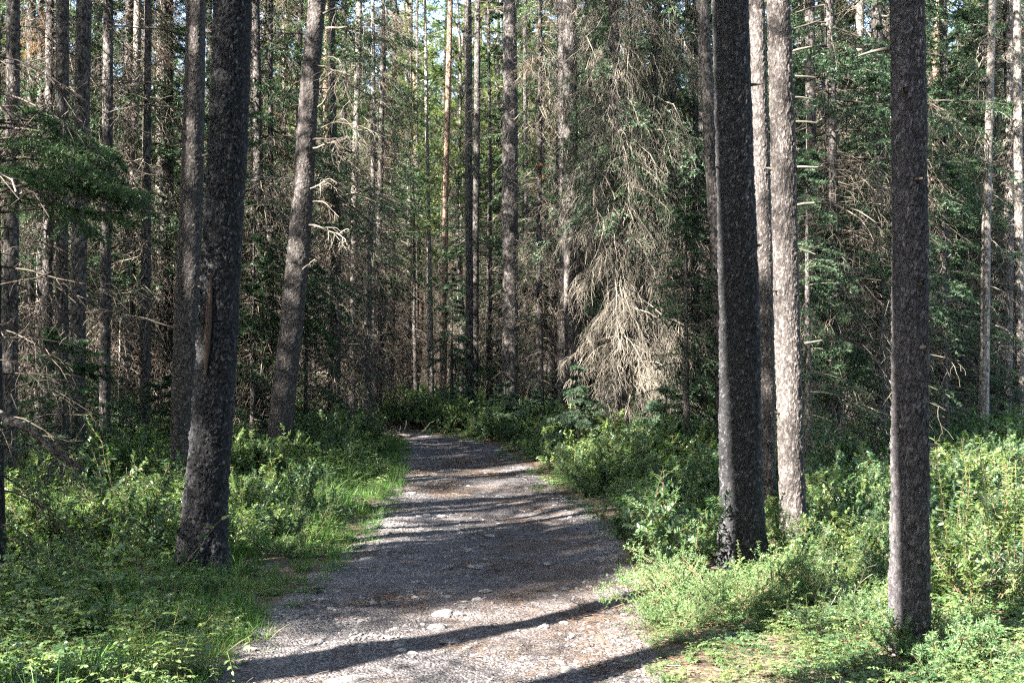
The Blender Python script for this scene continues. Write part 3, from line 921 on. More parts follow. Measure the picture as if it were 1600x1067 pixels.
def knots(o, cl, r, zs):
    """broken branch stubs on a near trunk"""
    for z in zs:
        az = random.uniform(-math.pi, 0)
        mb = MB()
        st, d = branch_bases(cl, np.array([z]), r * .8, np.array([az]))
        P = grow(st, d + np.array([[0, 0, random.uniform(-.1, .3)]]), np.array([r * .2 + random.uniform(.025, .06)]), 4, 0, .05)
        tubes(mb, P, np.array([[.016, .013, .010, .007]]), 6, 0)
        link("branch_stub", mb.mesh("branch_stub", [M_TWIG]), o)

EAST, NORTH = 0.0, math.pi / 2
def az_px(sign, toward=-.3):        # azimuth for a branch that points to the picture's right (+1) or left (-1), leaning towards the camera
    return math.atan2(toward + random.uniform(-.2, .2), sign)

# near five
big, clb, rb = photo_tree("pine_tree", "thick blackish scaly pine trunk standing in grass beside the path's left edge", 9.0,
    [(905, 316, 70), (800, 322, 62), (600, 338, 60), (440, 346, 59), (200, 357, 58), (0, 362, 57)], M_BARK_DARK, 5.2, 18, .52, 3, rough=.015)
knots(big, clb, rb, (1.3, 2.2, 3.1, 3.7))
mb = MB()
zz = np.linspace(1.55, 2.35, 10)
cx, cy = clb(zz)
tubes(mb, np.stack([cx - .035, cy - rb * .99, zz], -1)[None], (np.sin(np.linspace(.25, 2.9, 10)) * .028)[None], 8, 0)
link("bark_scar", mb.mesh("bark_scar", [M_SCAR]), big)

rt4, cl4, r4 = photo_tree("pine_tree", "thick dark scaly pine trunk right of the path, leftmost of the close trio", 9.2,
    [(895, 1160, 64), (700, 1157, 60), (500, 1155, 60), (250, 1147, 59), (0, 1141, 58)], M_BARK_DARK, 5.0, 18, .42, 8, rough=.009)
knots(rt4, cl4, r4, (1.1, 1.9, 2.6, 3.2, 3.9))
rt5, cl5, r5 = photo_tree("pine_tree", "reddish grey sunlit pine trunk with bare stubs just right of the thick dark trunk", 10.2,
    [(865, 1240, 42), (700, 1236, 38), (400, 1229, 37), (200, 1226, 36), (0, 1221, 35)], M_BARK_BROWN, 5.4, 17, .2, 12, rough=.007)
for (py, ln, dr, el) in ((262, .42, -.1, .0), (190, .38, .15, .05), (152, .2, -.1, .05), (322, .75, 1.0, .3), (540, .26, -.2, .1), (80, .3, .1, .2), (118, .2, 0, 0), (45, .35, .1, .5), (390, .2, .1, -.1)):
    single_branch(rt5, cl5, r5, zpx(py, 10.2), az_px(1), ln, dr, .012, M_TWIG_PALE, 3 if ln > .5 else 0, .06, el)
knots(rt5, cl5, r5, (1.2, 2.3, 3.4))
rt6, cl6, r6 = photo_tree("pine_tree", "slim brown pine trunk squeezed between the thick dark and the sunlit trunk", 12.2,
    [(820, 1200, 26), (500, 1197, 24), (0, 1187, 23)], M_BARK_BROWN, 6.0, 16, .2, 17, sides=72, rough=.006)
rt7, cl7, r7 = photo_tree("pine_tree", "straight grey purple pine trunk nearest the camera on the right", 6.5,
    [(1010, 1418, 62), (800, 1420, 60), (400, 1423, 57), (0, 1423, 54)], M_BARK_GREY, 4.0, 17, .22, 23, rough=.008)
knots(rt7, cl7, r7, (.55, 1.2, 1.75, 2.1, 2.7, 3.2))
single_branch(rt7, cl7, r7, zpx(70, 6.5), math.pi - .25, .18, 0, .013, M_TWIG_PALE, 0, .05, .02, "branch_stub")

# second rank
t2, cl2, r2 = photo_tree("pine_tree", "grey pine trunk with long bare side branches just behind the thick blackish trunk", 14.0,
    [(790, 286, 39), (600, 288, 35), (300, 296, 33), (0, 303, 31)], M_BARK_BROWN, 6.5, 18, .2, 31, sides=72, rough=.006)
for py, ln, s in ((150, 1.15, -1), (178, 1.0, -1), (60, .9, -1), (345, .8, -1), (415, 1.05, -1), (520, 1.1, -1), (225, .6, -1), (95, .8, -1), (290, .7, -1), (455, .5, 1), (250, .5, 1)):
    single_branch(t2, cl2, r2, zpx(py, 14), az_px(s), ln, .5, .014, M_TWIG, 5, .12, .22)
t3, cl3, r3 = photo_tree("pine_tree", "leaning sunlit pine trunk with mossy drooping bare branches left of the path", 16.5,
    [(720, 434, 39), (600, 445, 35), (520, 454, 34), (350, 468, 33), (200, 477, 32), (100, 484, 31), (0, 493, 28)], M_BARK_BROWN, 7.2, 17, .2, 37, sides=72, rough=.007)
for py, ln, s, dr in ((95, 1.0, 1, 1.2), (140, 1.1, 1, 1.9), (200, 1.0, 1, 1.6), (245, .9, 1, 1.5), (330, .7, 1, 1.9), (40, 1.2, 1, .8), (130, .9, -1, 1.5), (290, .6, -1, 1.2), (118, 1.2, 1, 1.7), (160, .95, 1, 1.5), (20, 1.3, 1, 1.0), (222, .8, 1, 1.3), (355, .65, 1, 1.8), (310, .5, 1, 1.3), (180, .7, -1, 2.0), (230, .5, -1, 1.5), (60, .8, -1, .9), (10, .8, -1, .9), (275, .35, -1, 1), (415, .2, 1, 0)):
    single_branch(t3, cl3, r3, zpx(py + random.uniform(-12, 12), 16.5), az_px(s) + random.uniform(-.5, .4), ln * random.uniform(.7, 1.25), dr * random.uniform(.5, 1.2), random.uniform(.010, .019), M_TWIG_PALE if random.random() < .6 else M_TWIG, random.randint(4, 10), .2, random.uniform(0, .5), tw_frac=.5, n3=1, hang=1.0)

simple = [
 # label, depth, pts, mat, dead count, length
 ("dark pine trunk at the far left, nearest the thick drooping bough", 13, [(760, 14, 24), (0, 14, 21)], M_BARK, 16, .9),
 ("narrow dark trunk second in from the left picture border", 20, [(700, 44, 15), (0, 46, 13)], M_BARK, 22, 1.0),
 ("straight dark pine behind the layered young fir on the left", 16, [(700, 98, 21), (0, 96, 19)], M_BARK, 24, 1.1),
 ("thicker shaded pine trunk just right of the layered young fir", 15, [(700, 122, 25), (0, 128, 22)], M_BARK, 24, 1.1),
 ("dark slender trunk midway between the young fir and grey pine", 17, [(700, 165, 18), (0, 164, 15)], M_BARK, 20, 1.1),
 ("slim trunk with a pale sunlit stretch left of the grey pine", 18, [(690, 228, 17), (300, 225, 14), (0, 226, 12)], M_BARK, 26, 1.0),
 ("thin dark trunk close left of the grey pine with side branches", 20, [(680, 263, 13), (0, 262, 11)], M_BARK, 20, .9),
 ("shaded spruce trunk in the gap before the leaning sunlit pine", 22, [(680, 398, 15), (0, 396, 13)], M_BARK, 40, 1.3),
 ("thin grey trunk with curled bare branches near the leaning pine", 30, [(650, 550, 12), (300, 554, 11), (0, 560, 9)], M_BARK_PALE, 26, 1.1),
 ("very thin trunk left of the one with curled branches", 33, [(650, 537, 9), (0, 536, 8)], M_BARK, 16, .8),
 ("slender dark trunk left of the path's end, beyond curled branches", 42, [(640, 612, 9), (0, 616, 7)], M_BARK, 14, .9),
 ("slender dark trunk left of the pale leaning pole", 42, [(640, 638, 8), (0, 641, 6)], M_BARK, 14, .9),
 ("tall pale leaning pole of a trunk beyond the path's end", 38, [(640, 674, 11), (300, 668, 8), (0, 663, 4)], M_BARK_PALE, 6, .4),
 ("orange sunlit thin pine trunk beyond the path's end", 36, [(640, 692, 11), (300, 696, 10), (0, 703, 8)], M_BARK_RUST, 18, .7),
 ("blackish trunk of the pair just right of the path's end", 31, [(650, 734, 13), (0, 731, 11)], M_BARK, 26, 1.0),
 ("brownish trunk leaning on the blackish one at the path's end", 32, [(650, 742, 11), (0, 746, 9)], M_BARK, 16, .8),
 ("stout dark pine trunk a little right of the path's end", 28, [(660, 797, 27), (300, 797, 24), (0, 797, 22)], M_BARK, 40, 1.3),
 ("thin trunk close behind the stout dark pine", 33, [(650, 822, 10), (0, 820, 8)], M_BARK, 18, .9),
 ("thick dark trunk half hidden behind the pale twiggy spruce", 26, [(680, 876, 22), (0, 880, 19)], M_BARK, 26, 1.1),
 ("brown trunk with pale new sprays at its foot by the path's right edge", 20, [(715, 897, 28), (300, 893, 26), (0, 890, 23)], M_BARK, 36, 1.1),
 ("slim trunk in the gap between twiggy spruce and thick dark trunk", 26, [(680, 1056, 11), (0, 1052, 9)], M_BARK, 24, 1.0),
 ("pine trunk peeping out behind the thick dark trunk's left side", 17, [(740, 1134, 22), (400, 1119, 20), (0, 1098, 20)], M_BARK, 16, .9),
 ("dark shaded trunk behind the sunlit pine with stubs", 18, [(720, 1270, 17), (0, 1268, 15)], M_BARK, 30, 1.2),
 ("shaded trunk midway between the stubbed pine and nearest grey pine", 22, [(690, 1345, 14), (0, 1347, 12)], M_BARK, 34, 1.3),
 ("slim trunk close right of the nearest grey purple pine", 24, [(680, 1480, 13), (0, 1478, 11)], M_BARK, 30, 1.2),
 ("pale trunk at the far right picture border", 20, [(720, 1598, 14), (0, 1594, 12)], M_BARK_PALE, 26, .9),
]
for k, (lab, d, pts, mat, nd, ln) in enumerate(simple):
    o, cl, r = photo_tree("pine_tree", lab, d, pts, mat, 0.0, 17 + (k % 4), .25, 50 + k, top_kind="pine")
    mb = MB()
    zt = zpx(0, d) + 1.5
    z = 1.6 + (zt - 1.6) * rng.random(nd)
    dead_branches(mb, cl, z, ln * (.35 + .75 * rng.random(nd)), r * .8, -.05, .8, .2, 9, 3, .011)
    link("branches", mb.mesh("tree_branches", [M_TWIG_PALE if mat is M_BARK_PALE else M_TWIG]), o, "stuff")

# bleached dead tree on the right with curled bare branches
t8, cl8, r8 = photo_tree("dead_pine_tree", "bleached dead tree with curled bare branches right of the nearest grey pine", 18.0,
    [(740, 1534, 17), (560, 1537, 17), (400, 1540, 16), (200, 1546, 14), (0, 1553, 11)], M_BARK_PALE, 0, 13, .2, 77, top_kind="snag", crown=False)
for k in range(34):
    py = random.uniform(10, 560); s = random.choice((-1, 1))
    single_branch(t8, cl8, r8, zpx(py, 18), az_px(s, -.4) + random.uniform(-.9, .9), random.uniform(.25, 1.0), random.uniform(.8, 3.0), random.uniform(.006, .011), M_TWIG_PALE, 4, .26, random.uniform(-.1, .5), tw_frac=.45, n3=0, hang=1.2)

# the pale twiggy spruce pair in the middle right
for lab, d, pts, nd, sd in (("sunlit pale spruce draped in hanging dead twigs right of the path", 19.0, [(700, 974, 27), (300, 966, 23), (0, 960, 17)], 215, 81),
                            ("slimmer spruce with hanging twigs at the draped pale spruce's side", 19.6, [(700, 1006, 18), (300, 1020, 16), (0, 1026, 12)], 150, 82)):
    o, cl, r = photo_tree("spruce_tree", lab, d, pts, M_BARK, 0, 16, .2, sd, top_kind="spruce", crown=False)
    mb = MB()
    z = .6 + 8.2 * rng.random(nd)
    az = -math.pi * .5 + rng.normal(0, 1.5, nd)
    dead_branches(mb, cl, z, np.minimum(1.7 * (.2 + .8 * rng.random(nd)), .5 + z * .7), r * .8, .0, 2.0, .24, 13, 5, .009, frac=.42, az=az, hang=1.5, tr=.68)
    link("branches", mb.mesh("draped_branches", [M_TWIG_PALE]), o, "stuff")
    mb = MB()
    n = 52 if sd == 81 else 30
    z = 4.5 + 8 * rng.random(n) ** 1.2
    green_branches(mb, cl, z, .5 + 1.25 * rng.random(n), r * .6, -.1, .8, n2=13, nn=22, n3=2, matn=1 if sd == 81 else 2)
    z = 4.2 + 4 * rng.random(26)
    green_branches(mb, cl, z, .7 + 1.0 * rng.random(26), r * .6, -.1, .9, matn=2, n2=12, nn=24, n3=2, nw=.012)
    link("crown", mb.mesh("draped_crown", [M_TWIG, M_SPRUCE, M_BLUESPRUCE]), o, "stuff")

random.seed(23); rng = np.random.default_rng(23)
# ------------------------------------------------------------------ young spruces and the near bough
YS = {}
def ys_mesh(h, wid, needle, n, z0, nn, seed, droop, elev):
    key = (needle.name, z0 > .7, round(droop > .45), h > 2.5)
    if key not in YS:
        cl = wob_line(seed + 300, .02)
        n = min(n, 90)
        t = trunk_mesh("young_spruce_trunk", cl, .012 + .012 * h, .006, h, M_BARK, 8, 16, seed=seed)
        mb = MB()
        z = np.sort(z0 + (h - z0) * rng.random(n)); f = 1 - (z - z0) / (h - z0 + .001)
        green_branches(mb, cl, z, .1 + wid * f ** .85 * (.75 + .4 * rng.random(n)), .01, elev, droop, n2=13, nn=nn, n3=2, nl=.045, nw=.011)
        YS[key] = (t, mb.mesh("young_spruce_crown", [M_TWIG, needle]), h, wid)
    return YS[key]

def young_spruce(label, x, y, h, wid, needle=M_SPRUCE, n=46, z0=.12, nn=22, seed=0, droop=.3, elev=.05, sparse=1.0, group=None):
    t, c, h0, w0 = ys_mesh(h, wid, needle, n, z0, nn, seed, droop, elev)
    o = root("young_spruce", label, "young spruce", (x, y, float(ground_h(x, y)) - .02), random.uniform(0, 6), 1, group)
    o.scale = (wid / w0, wid / w0, h / h0)
    link("trunk", t, o); link("crown", c, o, "stuff")
    return o

young_spruce("layered young fir with flat dark branches under the left trunks", wpx(100, 14), 14, 2.1, 1.1, M_SPRUCE, 34, .5, 24, 1, .1)
young_spruce("drooping dark young spruce between the blackish trunk and leaning pine", wpx(395, 19), 19, 4.4, 1.2, M_SPRUCE, 90, .4, 22, 2, .9)
young_spruce("dark green young spruce behind the leaning sunlit pine", wpx(478, 20), 20, 4.2, 1.0, M_SPRUCE, 90, .3, 22, 3, .8)
young_spruce("slender young spruce standing before the orange sunlit trunk", wpx(706, 30), 30, 4.2, .9, M_BLUESPRUCE, 70, .4, 18, 4, .4)
young_spruce("low pale new spruce beside the path's right edge under brown trunk", wpx(905, 18), 18, 1.7, .55, M_BLUESPRUCE, 36, .5, 24, 5, .5)
young_spruce("dark young spruce filling the gap right of the stubbed pine", wpx(1300, 15), 15, 3.4, 1.15, M_SPRUCE, 80, .5, 22, 6, .6)
young_spruce("tall dark spruce behind the gap between stubbed pine and grey pine", wpx(1340, 19), 19, 7.5, 1.6, M_SPRUCE, 120, 1.0, 20, 7, .6)
young_spruce("dark spruce behind the bleached dead tree with curled branches", wpx(1500, 22), 22, 8.5, 1.7, M_SPRUCE, 120, 1.2, 18, 8, .6)
young_spruce("green spruce against the border right of the bleached dead tree", wpx(1600, 24), 24, 8.0, 1.6, M_SPRUCE, 120, .8, 18, 9, .5)
young_spruce("green spruce seen through the gap left of thick dark trunk", wpx(1085, 21), 21, 6.0, 1.2, M_SPRUCE, 110, .8, 18, 10, .5)
young_spruce("small bushy spruce at the path's bend below the stout dark pine", wpx(790, 25), 25, 1.3, .7, M_BLUESPRUCE, 36, .1, 18, 11, .1)
young_spruce("small spruce low beside the stout dark pine's foot", wpx(845, 24), 24, 1.1, .8, M_BLUESPRUCE, 36, .1, 18, 12, .0)
young_spruce("dark spruce between the young fir and slim sunlit trunk", wpx(190, 21), 21, 6.5, 1.5, M_SPRUCE, 110, 2.2, 18, 13, .6)

for lab, px, d, h_, w_, m_ in (
    ("dark spruce close behind the stubbed pine's right side", 1262, 13.5, 4.6, 1.0, M_SPRUCE),
    ("dark spruce just left of the nearest grey pine's upper trunk", 1375, 16, 6.5, 1.5, M_SPRUCE),
    ("dark spruce between nearest grey pine and bleached dead tree", 1475, 19, 5.5, 1.4, M_SPRUCE),
    ("spruce showing green between the thick dark pine and draped spruce", 1072, 17, 4.4, 1.0, M_SPRUCE),
    ("dark tall spruce behind the blackish pine's right side", 400, 24, 9.5, 1.7, M_SPRUCE),
    ("tall spruce filling the gap right of the leaning pine", 520, 27, 8.0, 1.5, M_SPRUCE),
    ("spruce beyond the curled-branch trunk by the path's end", 585, 34, 8.5, 1.5, M_SPRUCE),
    ("spruce right behind the dark paired trunks", 765, 38, 10.0, 1.6, M_SPRUCE),
    ("spruce close behind the stout dark pine", 825, 36, 9.0, 1.7, M_SPRUCE),
    ("dark spruce left of the draped spruce's foot", 860, 30, 7.5, 1.5, M_SPRUCE),
    ("dark spruce at the back between slender and slim part-lit trunks", 245, 25, 8.0, 1.7, M_SPRUCE),
    ("dark spruce behind the far-left dark pine", 60, 24, 8.0, 1.8, M_SPRUCE),
    ("small dark fir low left of the grey branched pine", 250, 17, 1.5, .8, M_SPRUCE),
    ("low bushy spruce at the foot of the draped spruce", 1040, 17.5, 1.3, .8, M_BLUESPRUCE)):
    young_spruce(lab, wpx(px, d), d, h_, w_, m_, 100, .9 if h_ > 3 else .15, 20, int(px), .6 if h_ > 3 else .1)

# spruce at the left border with the big green bough and the thick drooping bare branch
edge, cle, re_ = photo_tree("spruce_tree", "dark spruce at the left border with a green bough and thick drooping bare branch", 8.6,
    [(880, -14, 50), (400, -20, 44), (0, -26, 40)], M_BARK_DARK, 4.6, 15, .25, 91, top_kind="spruce", crown=False)
mb = MB()
z = np.array([2.95, 3.1, 3.3, 3.45, 2.8, 3.6, 3.05, 3.2, 3.5, 2.9, 3.0, 3.35]); az = np.array([-.2, .15, -.45, .35, .1, -.1, -.7, 0, .2, -.35, .3, -.25])
green_branches(mb, cle, z, np.array([1.2, 1.0, 1.05, 1.0, .95, .85, .95, 1.1, .9, 1.0, .9, 1.0]), re_ * .8, .25, .85, n2=24, nn=46, n3=5, az=az, nl=.026, nw=.0065)
link("bough", mb.mesh("green_bough", [M_TWIG, M_BOUGH_LIT]), edge)
mb = MB()
nb = 30
z = .5 + 3.6 * rng.random(nb); az = rng.normal(-.1, .8, nb)
dead_branches(mb, cle, z, .5 + .8 * rng.random(nb), re_ * .8, .1, 1.0, .18, 9, 3, .009, az=az)
link("branches", mb.mesh("edge_branches", [M_TWIG]), edge, "stuff")
mb = MB()
d = 8.2
rows = [(648, -20), (655, 10), (672, 45), (700, 75), (722, 105), (738, 128)]
P = np.array([[wpx(c, d) - edge.location.x, d - 8.6 + .02 * k, zpx(r_, d) - edge.location.z] for k, (r_, c) in enumerate(rows)])[None]
P[0, 0] = [0.05, 0, P[0, 0, 2]]
tubes(mb, P, np.array([[.036, .033, .029, .024, .017, .008]]), 8, 0)
Q, ql, _ = side_twigs(P, np.array([.8]), 9, .4, .9, 5, .6, .2, .3, .6, .4)
tubes(mb, Q, np.linspace(.008, .003, 5)[None], 4, 0)
link("drooping_branch", mb.mesh("drooping_branch", [M_BARK]), edge)
mb = MB()
z = z * 0 + .3 + 1.0 * rng.random(nb)
green_branches(mb, cle, z[:8], .4 + .4 * rng.random(8), re_ * .8, .0, .6, n2=12, nn=24, n3=2, az=rng.normal(0, .5, 8), nl=.022, nw=.005)
link("crown", mb.mesh("edge_crown", [M_TWIG, M_SPRUCE]), edge, "stuff")

for kind, k, px, d, sc, lab in (
    ("snag", 0, 70, 17, .95, "grey dead spruce hung with twigs behind the layered young fir"),
    ("snag", 1, 195, 19, .9, "dead spruce with brown hanging twigs left of the slim part-lit trunk"),
    ("snag", 0, 25, 22, 1.0, "dead twiggy spruce at the back by the left picture border"),
    ("snag", 1, 255, 23, 1.0, "pale twiggy dead spruce close left of the grey branched pine"),
    ("snag", 0, 420, 20, .8, "dark twiggy dead spruce just left of the leaning pine"),
    ("snag", 1, 575, 29, .9, "dead spruce with pale hanging twigs near the curled-branch trunk"),
    ("snag", 0, 845, 26, .85, "dead twiggy spruce between stout dark pine and draped spruce"),
    ("snag", 1, 1330, 21, 1.0, "brown twiggy dead spruce between stubbed pine and nearest grey pine"),
    ("snag", 0, 1385, 25, 1.05, "dead spruce half hidden by the nearest grey pine's left side"),
    ("snag", 1, 1570, 21, .9, "pale twiggy dead spruce close to the bleached dead tree"),
    ("spruce", 1, 130, 24, 1.0, "dark spruce at the back between layered fir and slender trunk"),
    ("spruce", 0, 330, 26, 1.0, "dark spruce seen in the slit beside the blackish pine"),
    ("spruce", 1, 1290, 24, 1.1, "dark spruce in the back right of the stubbed pine"),
    ("spruce", 2, 1100, 28, 1.0, "spruce with dead skirts left of the thick dark pine"),
    ("spruce", 1, 930, 30, 1.0, "spruce standing behind the draped spruce"),
    ("spruce", 1, 62, 18, .85, "half-dead spruce close right of the far-left dark pine"),
    ("spruce", 0, 200, 19.5, .9, "spruce with a skirt of dead twigs beside the slender dark trunk"),
    ("spruce", 1, 255, 20.5, .9, "half-dead spruce close behind the grey branched pine's bare branches"),
    ("spruce", 0, 405, 19.5, .9, "half-dead spruce filling the gap between blackish and leaning pines"),
    ("spruce", 2, 520, 24, .9, "spruce with long dead skirts close right of the leaning pine"),
    ("spruce", 0, 590, 31, .95, "spruce with dead skirts left of the path's far end"),
    ("spruce", 1, 765, 33, 1.0, "spruce between the dark paired trunks and stout dark pine"),
    ("spruce", 0, 850, 31, 1.0, "tall spruce close right of the stout dark pine"),
    ("spruce", 1, 1088, 20.5, .9, "half-dead spruce close left of the thick dark pine"),
    ("spruce", 0, 1305, 15.5, .85, "half-dead spruce close right of the stubbed pine"),
    ("spruce", 2, 1375, 18.5, .9, "spruce with dead skirts at the nearest grey pine's left side"),
    ("spruce", 1, 1478, 20.5, .9, "half-dead spruce close right of the nearest grey pine"),
    ("spruce", 0, 1585, 22, 1.0, "half-dead spruce between bleached dead tree and the right border"),
    ("spruce", 2, 690, 52, 1.15, "far tall spruce on the path's line of sight"),
    ("spruce", 0, 745, 48, 1.15, "far spruce behind the dark paired trunks"),
    ("spruce", 2, 640, 50, 1.15, "far spruce behind the slender trunks left of the leaning pole"),
    ("pine", 1, 600, 37, .9, "slim pine with low sunlit tufts left of the pale leaning pole"),
    ("pine", 1, 720, 41, .95, "slim pine with yellow-green tufts behind the dark paired trunks"),
    ("pine", 1, 650, 44, 1.0, "far slim pine with bright tufts behind the pale leaning pole")):
    place(kind, k, wpx(px, d), d, lab, None, None, sc)
    CLEAR.append((wpx(px, d), d, .2))
random.seed(24); rng = np.random.default_rng(24)
# ------------------------------------------------------------------ the crowded forest behind: every trunk a tree
LM = [(14, "the far-left dark pine"), (98, "the layered young fir"), (165, "the slender dark trunk"), (228, "the slim part-lit trunk"), (290, "the grey branched pine"),
      (350, "the blackish pine"), (450, "the leaning pine"), (552, "the curled-branch trunk"), (670, "the pale leaning pole"), (737, "the dark paired trunks"),
      (797, "the stout dark pine"), (897, "the brown trunk"), (972, "the draped spruce"), (1056, "the slim gap trunk"), (1155, "the thick dark pine"),
      (1235, "the stubbed pine"), (1345, "the shaded middle trunk"), (1420, "the nearest grey pine"), (1537, "the bleached dead tree"), (1598, "the pale border trunk")]
KW = {"pine": "slender pine", "spruce": "green spruce", "snag": "grey twiggy dead spruce"}
crowd = {}
ORD = "second third fourth fifth sixth seventh eighth ninth tenth eleventh twelfth thirteenth fourteenth fifteenth sixteenth".split()
placed = [(c[0], c[1]) for c in CLEAR]
hd0 = np.array([math.sin(AZ), math.cos(AZ)])
cnt = 0; tries = 0
while cnt < 262 and tries < 12000:
    tries += 1
    y = 19 + 45 * random.random() ** .8
    x = random.uniform(-1, 1) * (.48 * y + 1)
    px = 800 + x / y * F
    ymin = 21
    if 560 < px < 1000: ymin = 34
    if 620 < px < 770: ymin = 40
    if y < ymin: continue
    if path_dist(x, y) < .8: continue
    if 0 < (1.9 - x) * hd0[0] + (18.6 - y) * hd0[1] < 14 and abs((1.9 - x) * hd0[1] - (18.6 - y) * hd0[0]) < 1.8: continue
    if min((x - a) ** 2 + (y - b) ** 2 for a, b in placed) < (1.5 if y > 34 else 2.2) ** 2 * .8: continue
    kind = random.choices(("pine", "spruce", "snag"), (.30, .42, .28))[0]
    if 600 < px < 800 and kind == "spruce" and y < 50: kind = "pine"
    o = place(kind, random.randrange(3), x, y, None, None, None, random.uniform(.75, 1.15), (random.gauss(0, .015), random.gauss(0, .02)))
    li = sum(1 for q in LM if q[0] <= px)
    crowd.setdefault((kind, li), []).append((y, o))
    placed.append((x, y)); cnt += 1

for (kind, li), mem in crowd.items():
    mem.sort(key=lambda q: q[0])
    if li == 0: where = "just left of " + LM[0][1]
    elif li == len(LM): where = "just right of " + LM[-1][1]
    else: where = "between %s and %s" % (LM[li - 1][1], LM[li][1])
    words = {1: [""], 2: ["nearer ", "farther "], 3: ["nearest ", "middle ", "farthest "]}.get(len(mem), ["nearest "] + [q + " nearest " for q in ORD[:len(mem) - 2]] + ["farthest "])
    for w_, (yy, o) in zip(words, mem):
        tag(o, w_ + KW[kind] + " " + where, None, KW[kind] + "s " + where)

# forest farther off reads as one mass
n = 1900
y = 64 + 70 * rng.random(n); x = (rng.random(n) * 2 - 1) * (.5 * y + 6)
whole = []
for kind, ks in (("pine", (0, 1)), ("spruce", (0, 1, 2)), ("snag", (0,))):
    for k in ks:
        whole.append(PROTO[kind][k])
scatter("distant_forest", whole, np.stack([x, y, ground_h(x, y)], -1), np.stack([0 * x, 0 * x, rng.random(n) * 6.28], -1), .8 + .5 * rng.random(n),
        "dense mass of trees far beyond the nearer trunks", "forest")

random.seed(25); rng = np.random.default_rng(25)
# ------------------------------------------------------------------ unseen trees added outside the frame to shade the path and trunks
def targets():
    T = []
    def gp(px, py, z=.25, r=.8):
        d = (EYE - z) * F / (py - HOR); T.append((wpx(px, d), d, z, r))
    for px, py in ((150, 1040), (230, 960), (260, 1020), (330, 1040)): gp(px, py, .25, .9)
    for px, py in ((1060, 940), (1110, 975)): gp(px, py, .3, .5)
    for px, py in ((1160, 1000), (1090, 1030), (1230, 1030), (1220, 960), (1330, 1000), (1330, 940), (1430, 1040), (1520, 1000)): gp(px, py, .3, 1.0)
    for px, py in ((1480, 720), (1510, 800), (1560, 760), (1580, 850)): gp(px, py, .4)
    for px, py in ((820, 992), (950, 962), (720, 1012), (680, 714), (670, 745), (750, 730)): gp(px, py, .02, .22)
    gp(890, 940, .02, .2)
    for px, py in ((540, 750), (590, 770), (520, 800), (470, 720), (560, 680)): gp(px, py, .3)
    for px, py in ((140, 780), (170, 760), (90, 790), (200, 800)): gp(px, py, .3, .45)
    for px, py in ((610, 655), (690, 665), (560, 662), (740, 672), (800, 668)): gp(px, py, .4, .9)
    for py in range(240, 660, 80):
        for px in (950, 1000): T.append((wpx(px, 18.4), 18.4, zpx(py, 18.4), 1.5))
    for py in (140, 220): T.append((wpx(475, 16.3), 16.3, zpx(py, 16.3), 1.1))
    for py in (10, 70, 130, 340, 420): T.append((wpx(1236, 10), 10, zpx(py, 10), 1.0))
    for py in (360, 440): T.append((wpx(1540, 17.8), 17.8, zpx(py, 17.8), .8))
    return np.array(T)
TG = targets()
hd = np.array([math.sin(AZ), math.cos(AZ)]); tanE = math.tan(SUN_EL)
def hits(P, x, y, h, z0, rc):
    v = P[:, :2] - np.array([x, y])
    s = v @ hd
    per = np.abs(v[:, 0] * hd[1] - v[:, 1] * hd[0])
    z = P[:, 2] + s * tanE
    return (s > 0) & (per < rc) & (z > z0) & (z < h)
def shades(x, y, h, z0=7.5, rc=1.25):
    return hits(TG, x, y, h, z0, rc * TG[:, 3]).sum()
def shade_points():
    T = []
    for z in np.arange(.5, 4.8, .7):
        T.append((-2.4, 9, z)); T.append((-4.0, 14, z)); T.append((-3.95, 14, z + .3)); T.append((-6.5, 16, z)); T.append((-6.2, 15, z))
        if z < 3: T.append((-3.3 + .08 * z, 16.4, z))
    for px, py in ((620, 1062), (760, 1058), (880, 1055), (980, 1060), (900, 1015), (970, 1005), (760, 1035), (600, 1000), (700, 970), (800, 950), (700, 990), (800, 960), (600, 960), (540, 1000), (900, 900), (760, 915), (640, 900), (850, 850), (720, 850), (780, 890), (700, 930), (560, 960), (800, 800), (680, 810),
                   (900, 820), (730, 755), (800, 765), (690, 728), (740, 715), (560, 1000), (500, 980)):
        d = depth_of(py); T.append((wpx(px, d), d, .02))
    for px, py in ((40, 900), (120, 890), (200, 880), (260, 920), (400, 900), (450, 850), (60, 830), (520, 900), (1010, 760), (1060, 830), (960, 850), (1090, 720), (1200, 800),
                   (300, 740), (200, 720), (100, 730), (600, 650), (1300, 760), (40, 1000)):
        d = (EYE - .5) * F / (py - HOR); T.append((wpx(px, d), d, .5))
    return np.array(T)
SHP = shade_points()
NEARTR = (SHP[:, 0] > 1.6) & (SHP[:, 0] < 2.5) & (SHP[:, 1] > 6.3) & (SHP[:, 1] < 9.5) & (SHP[:, 2] > .6) & (np.abs(SHP[:, 2] - .5) > .01)
def out_of_frame(x, y):
    if y > -1 and abs(x) < .47 * y + 1.6: return False
    return path_dist(x, y) > .9 and x * x + y * y > 9
cnt = 0; tries = 0
mine = []; crowns = []
